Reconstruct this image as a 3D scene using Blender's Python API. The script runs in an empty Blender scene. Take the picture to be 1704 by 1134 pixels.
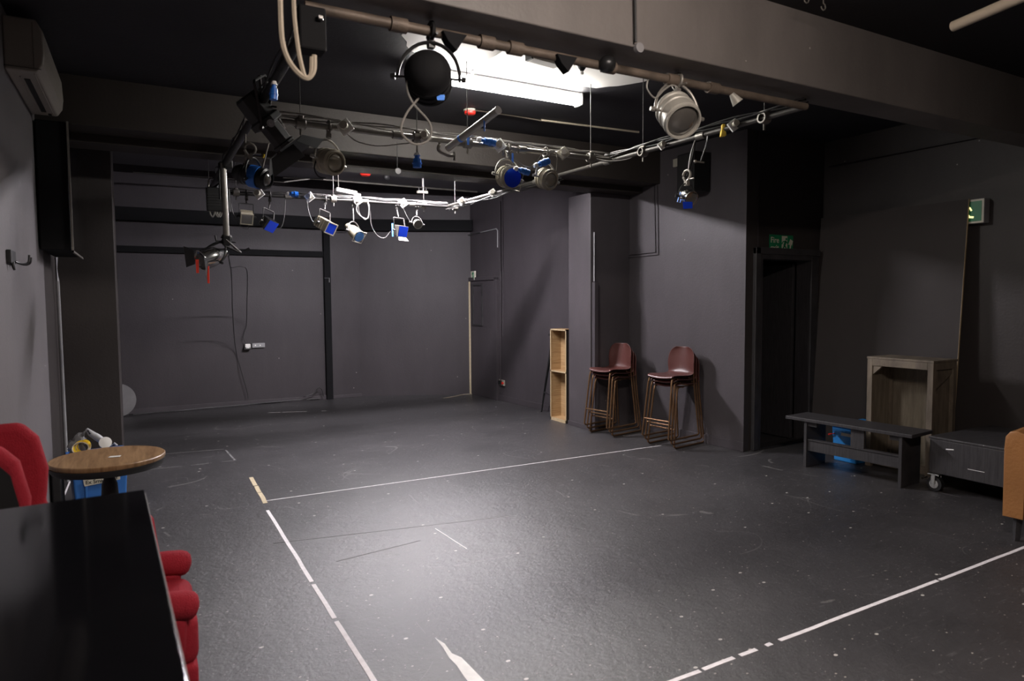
import bpy, bmesh, math, random
from mathutils import Vector, Matrix
random.seed(7)
V=Vector
PI=math.pi
SC=bpy.context.scene
COL=SC.collection
# ------------------------------------------------------------------ camera model (measured)
FP=1114.3; YAW,PIT,ROL=[math.radians(a) for a in (28.8,3.39,.39)]; H=1.6
_cy,_sy,_cp,_sp,_cr,_sr=math.cos(YAW),math.sin(YAW),math.cos(PIT),math.sin(PIT),math.cos(ROL),math.sin(ROL)
FW=V((_sy*_cp,_cy*_cp,-_sp)); RT=V((_cy,-_sy,0)); DN=FW.cross(RT)
CX=_cr*RT+_sr*DN; CYD=-_sr*RT+_cr*DN
CAM=V((0,0,H))
def ray(x,y): return CX*((x-852)/FP)+CYD*((y-567)/FP)+FW
def onZ(x,y,z=0.0): v=ray(x,y); return CAM+v*((z-H)/v.z)
def onY(x,y,Y): v=ray(x,y); return CAM+v*(Y/v.y)
def onX(x,y,X): v=ray(x,y); return CAM+v*(X/v.x)
# ------------------------------------------------------------------ materials
def nodes(name):
    m=bpy.data.materials.new(name); m.use_nodes=True
    nt=m.node_tree; b=nt.nodes['Principled BSDF']
    return m,nt,b
def link(nt,a,b): nt.links.new(a,b)
def mat(name,col,rough=.5,metal=0,spec=.5,var=.25,scale=8,bump=.0,bscale=60,coat=0,emis=None,estr=0,trans=0):
    m,nt,b=nodes(name)
    tc=nt.nodes.new('ShaderNodeTexCoord')
    n=nt.nodes.new('ShaderNodeTexNoise'); n.inputs['Scale'].default_value=scale; n.inputs['Detail'].default_value=5
    link(nt,tc.outputs['Object'],n.inputs['Vector'])
    mix=nt.nodes.new('ShaderNodeMix'); mix.data_type='RGBA'
    c=V(col)
    mix.inputs[6].default_value=(*(c*(1-var)),1); mix.inputs[7].default_value=(*(c*(1+var)),1)
    link(nt,n.outputs['Fac'],mix.inputs[0]); link(nt,mix.outputs[2],b.inputs['Base Color'])
    b.inputs['Roughness'].default_value=rough; b.inputs['Metallic'].default_value=metal
    b.inputs['Specular IOR Level'].default_value=spec
    if coat: b.inputs['Coat Weight'].default_value=coat; b.inputs['Coat Roughness'].default_value=.05
    if trans: b.inputs['Transmission Weight'].default_value=trans
    if emis: b.inputs['Emission Color'].default_value=(*emis,1); b.inputs['Emission Strength'].default_value=estr
    if bump:
        n2=nt.nodes.new('ShaderNodeTexNoise'); n2.inputs['Scale'].default_value=bscale; n2.inputs['Detail'].default_value=4
        link(nt,tc.outputs['Object'],n2.inputs['Vector'])
        bp=nt.nodes.new('ShaderNodeBump'); bp.inputs['Strength'].default_value=bump; bp.inputs['Distance'].default_value=.01
        link(nt,n2.outputs['Fac'],bp.inputs['Height']); link(nt,bp.outputs['Normal'],b.inputs['Normal'])
    return m
def emat(name,col,s):
    m,nt,b=nodes(name); b.inputs['Base Color'].default_value=(.9,.9,.9,1)
    b.inputs['Emission Color'].default_value=(*col,1); b.inputs['Emission Strength'].default_value=s; return m
def wallmat(name,col,rough=.55,scuff=.35,spec=.4,flecks=True):
    """matt painted plaster: blotches, streaky wear, scattered chips"""
    m,nt,b=nodes(name); N=nt.nodes
    tc=N.new('ShaderNodeTexCoord'); mp=N.new('ShaderNodeMapping'); mp.inputs['Scale'].default_value=(1,1,.35)
    link(nt,tc.outputs['Object'],mp.inputs['Vector'])
    n1=N.new('ShaderNodeTexNoise'); n1.inputs['Scale'].default_value=2.2; n1.inputs['Detail'].default_value=8; n1.inputs['Roughness'].default_value=.65
    link(nt,mp.outputs['Vector'],n1.inputs['Vector'])
    mix=N.new('ShaderNodeMix'); mix.data_type='RGBA'; c=V(col)
    mix.inputs[6].default_value=(*(c*(1-scuff)),1); mix.inputs[7].default_value=(*(c*(1+scuff)),1)
    link(nt,n1.outputs['Fac'],mix.inputs[0])
    out=mix.outputs[2]
    if flecks:
        vo=N.new('ShaderNodeTexVoronoi'); vo.inputs['Scale'].default_value=3.2
        link(nt,tc.outputs['Object'],vo.inputs['Vector'])
        lt=N.new('ShaderNodeMath'); lt.operation='LESS_THAN'; lt.inputs[1].default_value=.022
        link(nt,vo.outputs['Distance'],lt.inputs[0])
        m2=N.new('ShaderNodeMix'); m2.data_type='RGBA'; m2.inputs[7].default_value=(.30,.28,.26,1)
        link(nt,lt.outputs[0],m2.inputs[0]); link(nt,out,m2.inputs[6]); out=m2.outputs[2]
    link(nt,out,b.inputs['Base Color'])
    b.inputs['Roughness'].default_value=rough; b.inputs['Specular IOR Level'].default_value=spec
    n2=N.new('ShaderNodeTexNoise'); n2.inputs['Scale'].default_value=45; n2.inputs['Detail'].default_value=6
    link(nt,tc.outputs['Object'],n2.inputs['Vector'])
    bp=N.new('ShaderNodeBump'); bp.inputs['Strength'].default_value=.22; bp.inputs['Distance'].default_value=.006
    link(nt,n2.outputs['Fac'],bp.inputs['Height']); link(nt,bp.outputs['Normal'],b.inputs['Normal'])
    return m
def floormat():
    m,nt,b=nodes('worn_black_lino'); N=nt.nodes
    tc=N.new('ShaderNodeTexCoord')
    def noise(s,d,r,vec=None):
        n=N.new('ShaderNodeTexNoise'); n.inputs['Scale'].default_value=s; n.inputs['Detail'].default_value=d; n.inputs['Roughness'].default_value=r
        link(nt,vec or tc.outputs['Object'],n.inputs['Vector']); return n
    def mth(op,a,bv):
        x=N.new('ShaderNodeMath'); x.operation=op
        link(nt,a,x.inputs[0])
        if isinstance(bv,(int,float)): x.inputs[1].default_value=bv
        else: link(nt,bv,x.inputs[1])
        return x.outputs[0]
    def mixc(f,a,bc):
        x=N.new('ShaderNodeMix'); x.data_type='RGBA'; link(nt,f,x.inputs[0])
        for i,q in ((6,a),(7,bc)):
            if isinstance(q,tuple): x.inputs[i].default_value=(*q,1)
            else: link(nt,q,x.inputs[i])
        return x.outputs[2]
    n1=noise(1.3,9,.7)
    col=mixc(n1.outputs['Fac'],(.014,.0135,.0155),(.060,.056,.060))
    # fine streaks along one direction
    mp=N.new('ShaderNodeMapping'); mp.inputs['Scale'].default_value=(3,26,1); mp.inputs['Rotation'].default_value=(0,0,.12)
    link(nt,tc.outputs['Object'],mp.inputs['Vector'])
    n3=noise(2.0,6,.7,mp.outputs['Vector'])
    st=mth('GREATER_THAN',n3.outputs['Fac'],.62)
    stf=mth('MULTIPLY',st,.16)
    col=mixc(stf,col,(.25,.24,.24))
    # curved scratches: thin level lines of a big noise
    for sc,th,amt in ((.55,.0016,.30),(.9,.0012,.22)):
        nn=noise(sc,1.5,.4)
        d=mth('ABSOLUTE',mth('SUBTRACT',nn.outputs['Fac'],.5),0)
        ln=mth('LESS_THAN',d,th)
        ms=noise(2.1,2,.5); mk=mth('GREATER_THAN',ms.outputs['Fac'],.56)
        col=mixc(mth('MULTIPLY',mth('MULTIPLY',ln,mk),amt),col,(.30,.29,.28))
    # flecks of paint / chips
    for sc,th,amt,cc in ((3.1,.034,.9,(.60,.57,.54)),(9,.05,.8,(.50,.46,.42)),(23,.08,.6,(.40,.37,.34))):
        vo=N.new('ShaderNodeTexVoronoi'); vo.voronoi_dimensions='2D'; vo.inputs['Scale'].default_value=sc
        wp=N.new('ShaderNodeMapping'); wp.inputs['Scale'].default_value=(1,1.4,1); wp.inputs['Location'].default_value=(sc,sc,0)
        link(nt,tc.outputs['Object'],wp.inputs['Vector']); link(nt,wp.outputs['Vector'],vo.inputs['Vector'])
        fl=mth('LESS_THAN',vo.outputs['Distance'],th)
        sx=N.new('ShaderNodeSeparateColor'); link(nt,vo.outputs['Color'],sx.inputs[0])
        keep=mth('GREATER_THAN',sx.outputs[0],.80)
        col=mixc(mth('MULTIPLY',mth('MULTIPLY',fl,keep),amt),col,cc)
    link(nt,col,b.inputs['Base Color'])
    rr=N.new('ShaderNodeMapRange'); rr.inputs[3].default_value=.33; rr.inputs[4].default_value=.52
    mr=mth('ADD',mth('MULTIPLY',n1.outputs['Fac'],.5),mth('MULTIPLY',n3.outputs['Fac'],.5)); link(nt,mr,rr.inputs[0]); link(nt,rr.outputs[0],b.inputs['Roughness'])
    b.inputs['Specular IOR Level'].default_value=1.0; b.inputs['IOR'].default_value=1.62
    n2=noise(34,8,.75); n4=noise(5,5,.65)
    ad=mth('ADD',n2.outputs['Fac'],mth('MULTIPLY',n4.outputs['Fac'],1.6))
    bp=N.new('ShaderNodeBump'); bp.inputs['Strength'].default_value=.42; bp.inputs['Distance'].default_value=.010
    link(nt,ad,bp.inputs['Height']); link(nt,bp.outputs['Normal'],b.inputs['Normal'])
    return m
def woodmat(name,c1,c2,scale=(1,1,12),rough=.6,bump=.1):
    m,nt,b=nodes(name); N=nt.nodes
    tc=N.new('ShaderNodeTexCoord'); mp=N.new('ShaderNodeMapping'); mp.inputs['Scale'].default_value=scale
    link(nt,tc.outputs['Object'],mp.inputs['Vector'])
    n=N.new('ShaderNodeTexNoise'); n.inputs['Scale'].default_value=5; n.inputs['Detail'].default_value=8; n.inputs['Roughness'].default_value=.65; n.inputs['Distortion'].default_value=.4
    link(nt,mp.outputs['Vector'],n.inputs['Vector'])
    cr=N.new('ShaderNodeValToRGB'); cr.color_ramp.elements[0].position=.32; cr.color_ramp.elements[0].color=(*c1,1)
    cr.color_ramp.elements[1].position=.68; cr.color_ramp.elements[1].color=(*c2,1)
    link(nt,n.outputs['Fac'],cr.inputs[0]); link(nt,cr.outputs[0],b.inputs['Base Color'])
    b.inputs['Roughness'].default_value=rough
    bp=N.new('ShaderNodeBump'); bp.inputs['Strength'].default_value=bump; bp.inputs['Distance'].default_value=.004
    link(nt,n.outputs['Fac'],bp.inputs['Height']); link(nt,bp.outputs['Normal'],b.inputs['Normal'])
    return m
M={}
M['floor']=floormat()
M['wall']=wallmat('black_painted_plaster',(.054,.047,.053))
M['wallback']=wallmat('dimmed_black_plaster',(.042,.036,.041))  # wall black darkened so the back wall looks more dimly lit
M['wallmid']=wallmat('brightened_black_plaster',(.064,.056,.062))  # wall black lightened so pier and stool wall look more strongly lit
M['wallfront']=wallmat('brown_black_paint',(.040,.034,.033))
M['grey']=wallmat('dark_grey_paint',(.150,.138,.145),flecks=False,scuff=.15)
M['beam']=wallmat('scuffed_beam_paint',(.112,.100,.094),rough=.5,scuff=.5)
M['brown']=wallmat('dark_brown_joist_paint',(.029,.023,.020),rough=.6)
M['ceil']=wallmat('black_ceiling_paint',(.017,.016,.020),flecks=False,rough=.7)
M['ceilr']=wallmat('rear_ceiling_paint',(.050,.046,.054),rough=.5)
M['black']=mat('matt_black',(.012,.012,.013),.55)
M['blackwood']=woodmat('black_painted_wood',(.022,.021,.023),(.050,.047,.050),(1,14,1),.5,.15)
M['rigdark']=mat('grimy_dark_steel',(.060,.055,.050),.5,.4,scale=20)
M['rigsteel']=mat('dimmed_steel',(.055,.052,.050),.5,.5,scale=20)  # steel darkened to offset the glare of the rear tube
M['void']=mat('deep_black',(.005,.005,.006),.8,spec=.2)  # deepest black; also paints the shadow gap on the back wall
M['gloss']=mat('black_gloss_lacquer',(.004,.004,.005),.08,spec=.3,var=.1)
M['blackm']=mat('black_metal',(.018,.018,.019),.38,.4)
M['steel']=mat('galvanised_steel',(.22,.205,.185),.45,.6,scale=20)
M['rust']=mat('rusty_scaffold_tube',(.105,.080,.062),.6,.3,scale=9,var=.85,bump=.2)
M['bronze']=mat('bronze_tube',(.20,.115,.062),.33,.75)
M['olive']=mat('khaki_lantern_paint',(.38,.345,.27),.42,.3,var=.35,scale=25,bump=.15)
M['lens']=mat('lantern_glass',(.32,.29,.22),.06,.2,spec=.9,coat=.8,var=.1)
M['silver']=mat('polished_aluminium',(.72,.71,.69),.16,1.0,var=.08)
M['dimglass']=mat('dark_lens',(.06,.055,.05),.08,spec=.9,coat=1)
M['white']=mat('white_plastic',(.82,.81,.78),.4,var=.06)
M['cream']=mat('cream_plastic',(.36,.335,.28),.45,var=.08)
M['blue']=mat('blue_plastic',(.020,.15,.58),.35,var=.12)
M['bluecrate']=mat('blue_crate_plastic',(.040,.18,.55),.38,var=.12)
M['bluebox']=mat('bright_blue_box_plastic',(.022,.27,.72),.42,var=.06)
M['gel']=mat('deep_blue_gel',(.008,.035,.40),.22,spec=.6)
M['gel2']=mat('pale_blue_gel',(.06,.17,.42),.35,var=.4,scale=40)
M['bluetape']=mat('blue_tape',(.10,.30,.90),.5)
M['redtape']=mat('red_tape',(.95,.07,.04),.55)
M['cable']=mat('black_cable',(.020,.019,.020),.5)
M['greycable']=mat('grey_cable',(.19,.18,.165),.45)
M['hose']=mat('beige_cable_sheath',(.42,.36,.28),.45)
M['plastic_brown']=mat('brown_moulded_plastic',(.085,.030,.026),.36,var=.12,scale=4)
M['red']=mat('red_wool_upholstery',(.27,.015,.026),.85,var=.18,scale=60,bump=.35,bscale=220,spec=.2)
M['tan']=mat('tan_leather',(.32,.145,.050),.36,var=.22,scale=6,bump=.25,bscale=50)
M['tabletop']=woodmat('worn_oak_top',(.15,.078,.034),(.34,.205,.10),(9,1,1),.42,.1)
M['pine']=woodmat('raw_pine',(.26,.15,.065),(.45,.30,.15),(1,1,14),.65)
M['pale']=woodmat('pale_board_edge',(.38,.28,.16),(.50,.39,.24),(4,4,1),.7)
M['cratewood']=woodmat('grey_stained_timber',(.085,.068,.050),(.21,.17,.125),(2,2,.5),.6,.2)
M['plypanel']=woodmat('washed_plywood',(.12,.10,.072),(.22,.185,.14),(5,5,.6),.65,.15)
M['board']=mat('black_stage_board',(.040,.034,.033),.6,var=.15,scale=3,bump=.15,bscale=180,spec=.25)
M['ac']=mat('aged_white_casing',(.29,.265,.235),.4,var=.05)
M['slot']=mat('dark_slot',(.01,.01,.01),.6)
M['tape']=mat('white_floor_tape',(.80,.77,.80),.6,var=.25,scale=30)
M['oldtape']=mat('yellowed_tape',(.62,.52,.36),.6,var=.3,scale=30)
M['scrape']=mat('bare_scrape',(.88,.88,.88),.6,var=.2,scale=20)
M['green']=mat('sign_green',(.01,.22,.09),.4)
M['signwhite']=mat('sign_cream',(.62,.60,.50),.45)
M['redplastic']=mat('red_plastic',(.65,.03,.02),.35)
M['yellow']=mat('yellow_plastic',(.80,.55,.02),.45)
M['ink']=mat('black_ink',(.02,.02,.02),.7)
M['greyplastic']=mat('grey_plastic',(.30,.30,.31),.35)
M['disc']=mat('grey_fibre_disc',(.17,.165,.17),.7)
M['bag']=mat('clear_plastic_bag',(.35,.34,.34),.2,trans=.6)
M['tubeA']=emat('lit_tube_front',(1,.96,.90),24)
M['tubeB']=emat('lit_tube_rear',(1,.95,1.0),150)
M['tubeC']=emat('lit_tube_near',(1,.87,.78),50)
M['screen']=mat('tv_screen',(.010,.010,.012),.05,spec=.9,coat=1)
M['dial']=mat('lantern_dome_grey',(.34,.325,.29),.4,.2)
# ------------------------------------------------------------------ mesh builder
def basis(d):
    d=d.normalized(); u=V((0,0,1)) if abs(d.z)<.95 else V((1,0,0))
    a=d.cross(u).normalized(); b=a.cross(d).normalized(); return a,b
class MB:
    def __init__(s): s.bm=bmesh.new()
    def box(s,c,size,rot=None):
        """box centred at c"""
        m=Matrix.Translation(V(c))
        if rot is not None: m=m@rot.to_4x4()
        m=m@Matrix.Diagonal((*size,1))
        bmesh.ops.create_cube(s.bm,size=1,matrix=m); return s
    def mm(s,a,b):
        a=V(a);b=V(b); return s.box((a+b)/2,[abs(x) for x in (b-a)])
    def cyl(s,a,b,r,r2=None,n=16,cap=True):
        a=V(a);b=V(b);r2=r if r2 is None else r2; d=b-a; p,q=basis(d)
        R=[];
        for c,rr in ((a,r),(b,r2)):
            R.append([s.bm.verts.new(c+(p*math.cos(t)+q*math.sin(t))*rr) for t in [2*PI*i/n for i in range(n)]])
        for i in range(n): s.bm.faces.new((R[0][i],R[0][(i+1)%n],R[1][(i+1)%n],R[1][i]))
        if cap: s.bm.faces.new(R[0][::-1]); s.bm.faces.new(R[1])
        return s
    def tube(s,pts,r,n=8,closed=False,ell=None):
        pts=[V(p) for p in pts]; N=len(pts); rings=[]; prev=None
        for i,p in enumerate(pts):
            if closed: d=pts[(i+1)%N]-pts[i-1]
            else: d=pts[min(i+1,N-1)]-pts[max(i-1,0)]
            if d.length<1e-9: d=V((0,0,1))
            d.normalize()
            if prev is None: a,b=basis(d)
            else:
                a=prev-d*prev.dot(d)
                if a.length<1e-6: a,b=basis(d)
                a.normalize(); b=d.cross(a)
            prev=a
            rr=r[i] if isinstance(r,(list,tuple)) else r
            rings.append([s.bm.verts.new(p+(a*math.cos(t)+b*math.sin(t))*rr) for t in [2*PI*k/n for k in range(n)]])
        for i in range(N-(0 if closed else 1)):
            A=rings[i];B=rings[(i+1)%N]
            for k in range(n): s.bm.faces.new((A[k],A[(k+1)%n],B[(k+1)%n],B[k]))
        if not closed: s.bm.faces.new(rings[0][::-1]); s.bm.faces.new(rings[-1])
        return s
    def lathe(s,o,axis,prof,n=28):
        """prof list of (dist along axis, radius)"""
        o=V(o);ax=V(axis).normalized();p,q=basis(ax);R=[]
        for t,r in prof:
            c=o+ax*t
            if r<1e-5: R.append([s.bm.verts.new(c)])
            else: R.append([s.bm.verts.new(c+(p*math.cos(a)+q*math.sin(a))*r) for a in [2*PI*i/n for i in range(n)]])
        for A,B in zip(R,R[1:]):
            for i in range(n):
                j=(i+1)%n
                if len(A)==1 and len(B)==1: continue
                if len(A)==1: s.bm.faces.new((A[0],B[j],B[i]))
                elif len(B)==1: s.bm.faces.new((A[i],A[j],B[0]))
                else: s.bm.faces.new((A[i],A[j],B[j],B[i]))
        return s
    def prism(s,poly,vec):
        """closed polygon (3d pts) extruded by vec"""
        vec=V(vec);A=[s.bm.verts.new(V(p)) for p in poly];B=[s.bm.verts.new(V(p)+vec) for p in poly];n=len(A)
        s.bm.faces.new(A[::-1]); s.bm.faces.new(B)
        for i in range(n): s.bm.faces.new((A[i],A[(i+1)%n],B[(i+1)%n],B[i]))
        return s
    def sph(s,c,r,sc=(1,1,1),n=16):
        bmesh.ops.create_uvsphere(s.bm,u_segments=n,v_segments=max(6,n//2),radius=r,matrix=Matrix.Translation(V(c))@Matrix.Diagonal((*sc,1))); return s
    def grid(s,P,thick=None):
        """P 2d list of points -> sheet; thick: vector function or float along normal added by solidify later"""
        W=[[s.bm.verts.new(V(p)) for p in row] for row in P]
        for i in range(len(W)-1):
            for j in range(len(W[0])-1): s.bm.faces.new((W[i][j],W[i][j+1],W[i+1][j+1],W[i+1][j]))
        return s
    def build(s,name,m,parent=None,smooth=True,bevel=0,solid=0,sub=0,seg=2,world=True):
        bm=s.bm
        bmesh.ops.recalc_face_normals(bm,faces=bm.faces[:])
        if parent is not None:
            if world: bm.transform(INV.get(root(parent),Matrix()))
        elif world:
            pass
        me=bpy.data.meshes.new(name)
        if smooth:
            for f in bm.faces: f.smooth=True
            for e in bm.edges:
                if len(e.link_faces)==2 and e.calc_face_angle(0)>math.radians(38): e.smooth=False
        bm.to_mesh(me); bm.free()
        me.materials.append(M[m] if isinstance(m,str) else m)
        o=bpy.data.objects.new(name,me); COL.objects.link(o)
        if parent is not None: o.parent=parent
        if solid: x=o.modifiers.new('s','SOLIDIFY'); x.thickness=solid; x.offset=0
        if sub: x=o.modifiers.new('u','SUBSURF'); x.levels=sub; x.render_levels=sub
        if bevel: x=o.modifiers.new('b','BEVEL'); x.width=bevel; x.segments=seg; x.limit_method='ANGLE'
        return o
INV={}
def root(o):
    while o.parent is not None: o=o.parent
    return o.name
def tag(o,label,cat,group=None,kind=None):
    o['label']=label; o['category']=cat
    if group: o['group']=group
    if kind: o['kind']=kind
    return o
def thing(name,label,cat,loc=(0,0,0),rz=0,group=None):
    o=bpy.data.objects.new(name,None); COL.objects.link(o); o.empty_display_size=.05
    o.location=V(loc); o.rotation_euler=(0,0,rz)
    INV[o.name]=(Matrix.Translation(V(loc))@Matrix.Rotation(rz,4,'Z')).inverted()
    return tag(o,label,cat,group)
def fixo(o,loc):
    """give a single-mesh thing an origin at its own place"""
    loc=V(loc); o.data.transform(Matrix.Translation(-loc)); o.location=loc; return o
def struct(name,mb,m,label=None,**k):
    k.setdefault('smooth',False)
    o=mb.build(name,m,**k); o['kind']='structure'
    if label: o['label']=label
    return o
def single(name,mb,m,label,cat,loc,group=None,**k):
    o=mb.build(name,m,**k); fixo(o,loc); return tag(o,label,cat,group)
def dup(r,loc,rz,label,group=None,name=None):
    c=r.copy(); COL.objects.link(c); c.location=V(loc); c.rotation_euler=(0,0,rz); c['label']=label
    if group: c['group']=group
    for ch in list(r.children):
        d=ch.copy(); COL.objects.link(d); d.parent=c
        for g in list(ch.children):
            e=g.copy(); COL.objects.link(e); e.parent=d
    return c
def text(txt,name,m,origin,xdir,updir,size,depth=.002,parent=None,bold=.0):
    cu=bpy.data.curves.new('t','FONT'); cu.body=txt; cu.size=size; cu.extrude=depth/2; cu.offset=bold
    o=bpy.data.objects.new('t',cu); COL.objects.link(o)
    dg=bpy.context.evaluated_depsgraph_get(); me=bpy.data.meshes.new_from_object(o.evaluated_get(dg))
    bpy.data.objects.remove(o); bpy.data.curves.remove(cu)
    x=V(xdir).normalized();u=V(updir).normalized();z=x.cross(u)
    mt=Matrix.Translation(V(origin))@Matrix(((x.x,u.x,z.x),(x.y,u.y,z.y),(x.z,u.z,z.z))).to_4x4()
    me.transform(mt)
    if parent is not None: me.transform(INV[root(parent)])
    me.name=name; me.materials.clear(); me.materials.append(M[m])
    ob=bpy.data.objects.new(name,me); COL.objects.link(ob)
    if parent is not None: ob.parent=parent
    return ob
def rotz(a): return Matrix.Rotation(a,3,'Z')
def smoothpath(pts,n=6):
    pts=[V(p) for p in pts]; out=[]
    P=[pts[0]*2-pts[1]]+pts+[pts[-1]*2-pts[-2]]
    for i in range(1,len(P)-2):
        for k in range(n):
            t=k/n; a,b,c,d=P[i-1],P[i],P[i+1],P[i+2]
            out.append(.5*((2*b)+(c-a)*t+(2*a-5*b+4*c-d)*t*t+(3*b-a-3*c+d)*t**3))
    out.append(pts[-1]); return out
# ================================================================== SETTING
ZM,ZR,ZN=3.34,3.30,3.20      # ceilings: middle bay, rear bay, near bay
XL=-.66
fl=MB().mm((-1.2,-3,-.1),(9.2,12,0)); struct('floor',fl,'floor')
def wallseg(mb,p0,p1,z0,z1,t,side):
    p0=V((*p0,0));p1=V((*p1,0)); d=(p1-p0).normalized(); n=V((-d.y,d.x,0))*side*t
    poly=[p0+V((0,0,z0)),p1+V((0,0,z0)),p1+n+V((0,0,z0)),p0+n+V((0,0,z0))]
    mb.prism(poly,(0,0,z1-z0)); return mb
mb=MB(); wallseg(mb,(-.8,11.13),(3.2,11.13),0,3.9,.15,1); wallseg(mb,(3.2,11.13),(4.92,10.40),0,3.9,.15,1)
struct('wall_back',mb,'wallback')
mb=MB(); wallseg(mb,(4.92,10.42),(5.09,8.1),0,3.9,.15,1); wallseg(mb,(5.09,8.1),(5.10,7.16),0,3.9,.15,1)
struct('wall_right_rear',mb,'wall')
struct('wall_right_pier',MB().mm((4.765,6.68,0),(5.6,7.16,2.9)),'wallmid',bevel=.006)
mb=MB(); wallseg(mb,(5.36,6.7),(5.475,4.93),0,3.5,.2,1); struct('wall_right_middle',mb,'wallmid')
# doorway wall at Y=4.93 .. 5.07
DX0,DX1,DZ=5.70,6.47,2.02
mb=MB(); mb.mm((5.475,4.93,0),(DX0-.06,5.07,3.5)); mb.mm((DX1+.06,4.98,0),(6.85,5.10,3.5)); mb.mm((DX0-.06,4.98,DZ+.06),(DX1+.06,5.10,3.5))
struct('wall_doorway',mb,'wallfront')
mb=MB(); mb.mm((5.60,5.10,0),(5.68,8,2.8)).mm((6.62,5.1,0),(6.8,8,2.8)).mm((5.68,7.9,0),(6.62,8,2.8)).mm((5.68,5.1,2.6),(6.62,7.9,2.8))
struct('wall_corridor',mb,'ceil')
struct('wall_right_near',MB().mm((6.75,-3,0),(6.9,5.1,3.5)),'wallfront')
struct('wall_left',MB().mm((XL-.15,-3,0),(XL-.012,11.3,3.9)),'wallfront')
struct('wall_left_panel',MB().mm((XL-.02,-3,0),(XL,6.28,3.5)),'grey',bevel=.003)
struct('wall_left_column',MB().mm((XL-.05,7.2,0),(-.212,7.75,3.5)),'wallfront',bevel=.006)
struct('wall_near',MB().mm((-.8,-3.1,0),(6.9,-2.95,3.5)),'wallfront')
struct('ceiling_middle',MB().mm((-.8,2.78,ZM),(7,6.2,ZM+.1)),'ceil')
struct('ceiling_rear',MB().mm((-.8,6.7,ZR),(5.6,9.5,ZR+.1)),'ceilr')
struct('ceiling_near',MB().mm((-.8,-3,ZN),(7,2.6,ZN+.1)),'ceil')
# downstands
struct('trim_1',MB().mm((-.7,2.57,2.80),(6.8,2.80,3.5)),'beam',bevel=.006)
struct('trim_2',MB().mm((-.7,6.16,2.97),(5.5,6.46,3.5)),'brown',bevel=.006)
struct('trim_3',MB().mm((-.7,6.45,2.90),(5.5,6.74,3.5)),'brown',bevel=.006)
mb=MB(); mb.mm((-.7,10.97,2.78),(3.2,11.13,2.965)); wallseg(mb,(3.2,10.97),(4.90,10.27),2.78,2.965,.15,1); struct('trim_4',mb,'void')
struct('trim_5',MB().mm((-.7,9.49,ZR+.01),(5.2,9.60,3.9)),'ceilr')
struct('ceiling_rear_raised',MB().mm((-.8,9.4,3.88),(5.6,11.3,3.98)),'ceil')
struct('trim_6',MB().mm((XL,11.07,2.335),(2.69,11.131,2.425)),'void')       # black strip standing in for the shadow gap over the rear opening
struct('trim_7',MB().mm((2.60,11.04,0),(2.70,11.131,2.78)),'void')          # black strip for the shadow gap running down at the post
# patch of unpainted ceiling beside the tube
# ragged-edged off-white patch
pts=[]
for i in range(40):
    a=2*PI*i/40; cx,cy=2.55,3.86
    rx,ry=1.03,.78
    ex=math.copysign(abs(math.cos(a))**.55,math.cos(a)); ey=math.copysign(abs(math.sin(a))**.55,math.sin(a))
    pts.append(V((cx+rx*ex*(1+random.uniform(-.03,.03)),cy+ry*ey*(1+random.uniform(-.03,.03)),ZM-.004)))
M['patch']=mat('unpainted_ceiling_patch',(.82,.80,.77),.7,var=.06,scale=5)
struct('ceiling_patch',MB().prism(pts,(0,0,.006)),'patch')
# baseboards
def base(name,p0,p1,side,h=.09,t=.014):
    mb=MB(); wallseg(mb,p0,p1,0,h,t,side); struct(name,mb,'wall',bevel=.004)
base('baseboard_back',(-.6,11.13),(2.6,11.13),-1,.07,.03); base('baseboard_back_right',(2.7,11.13),(3.2,11.13),-1,.05)
base('baseboard_right_rear',(4.985,9.5),(5.09,8.1),-1); base('baseboard_right_rear_end',(5.09,8.1),(5.10,7.17),-1)
base('baseboard_right_middle',(5.36,6.67),(5.475,4.92),-1,.10); base('baseboard_pier',(4.765,7.16),(4.765,6.68),-1,.06)
base('baseboard_right_near',(6.75,5.0),(6.75,-2),-1)
# doorway 1: frame only, open and dark beyond
fr=MB().mm((DX0-.06,4.90,0),(DX0,5.10,DZ+.06)).mm((DX1,4.90,0),(DX1+.06,5.10,DZ+.06)).mm((DX0,4.90,DZ),(DX1,5.10,DZ+.06))
d1=struct('door_1',fr,'blackwood',bevel=.004)
MB().mm((DX0-.12,4.885,0),(DX0-.05,4.93,DZ+.12)).mm((DX1+.05,4.90,0),(DX1+.12,4.98,DZ+.12)).mm((DX0-.12,4.885,DZ+.05),(DX1+.12,4.93,DZ+.12)).build('architrave','blackwood',d1,smooth=False,bevel=.006,world=False)
# open leaf, swung into the corridor
MB().box((DX1-.03,5.48,1.0),(.04,.74,1.98)).build('door_leaf','blackwood',d1,smooth=False,bevel=.003,world=False)
MB().mm((DX0,4.93,0),(DX1,5.10,.012)).build('threshold','blackwood',d1,smooth=False,world=False)
# door 2: rear fire exit in the right wall beside the corner
def WX(y): return 4.92+(10.42-y)*(.17/2.32)   # right rear wall x at y
mb=MB(); wallseg(mb,(WX(10.36)-.0,10.36),(WX(9.55),9.55),0,1.93,.03,-1)
d2=struct('door_2',mb,'wall',bevel=.004)
mb=MB()
for a,b,z0,z1 in ((10.40,10.35,0,1.98),(9.57,9.50,0,1.98),(10.40,9.50,1.94,2.0)): wallseg(mb,(WX(a),a),(WX(b),b),z0,z1,.05,-1)
mb.build('door_frame','wall',d2,smooth=False,bevel=.003)
mb=MB()
for a,b,z0,z1 in ((10.28,10.25,1.22,1.86),(9.98,9.95,1.22,1.86),(10.28,9.95,1.19,1.22),(10.28,9.95,1.86,1.89)): wallseg(mb,(WX(a)-.03,a),(WX(b)-.03,b),z0,z1,.02,-1)
mb.build('vision_panel','blackwood',d2,smooth=False)
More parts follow.
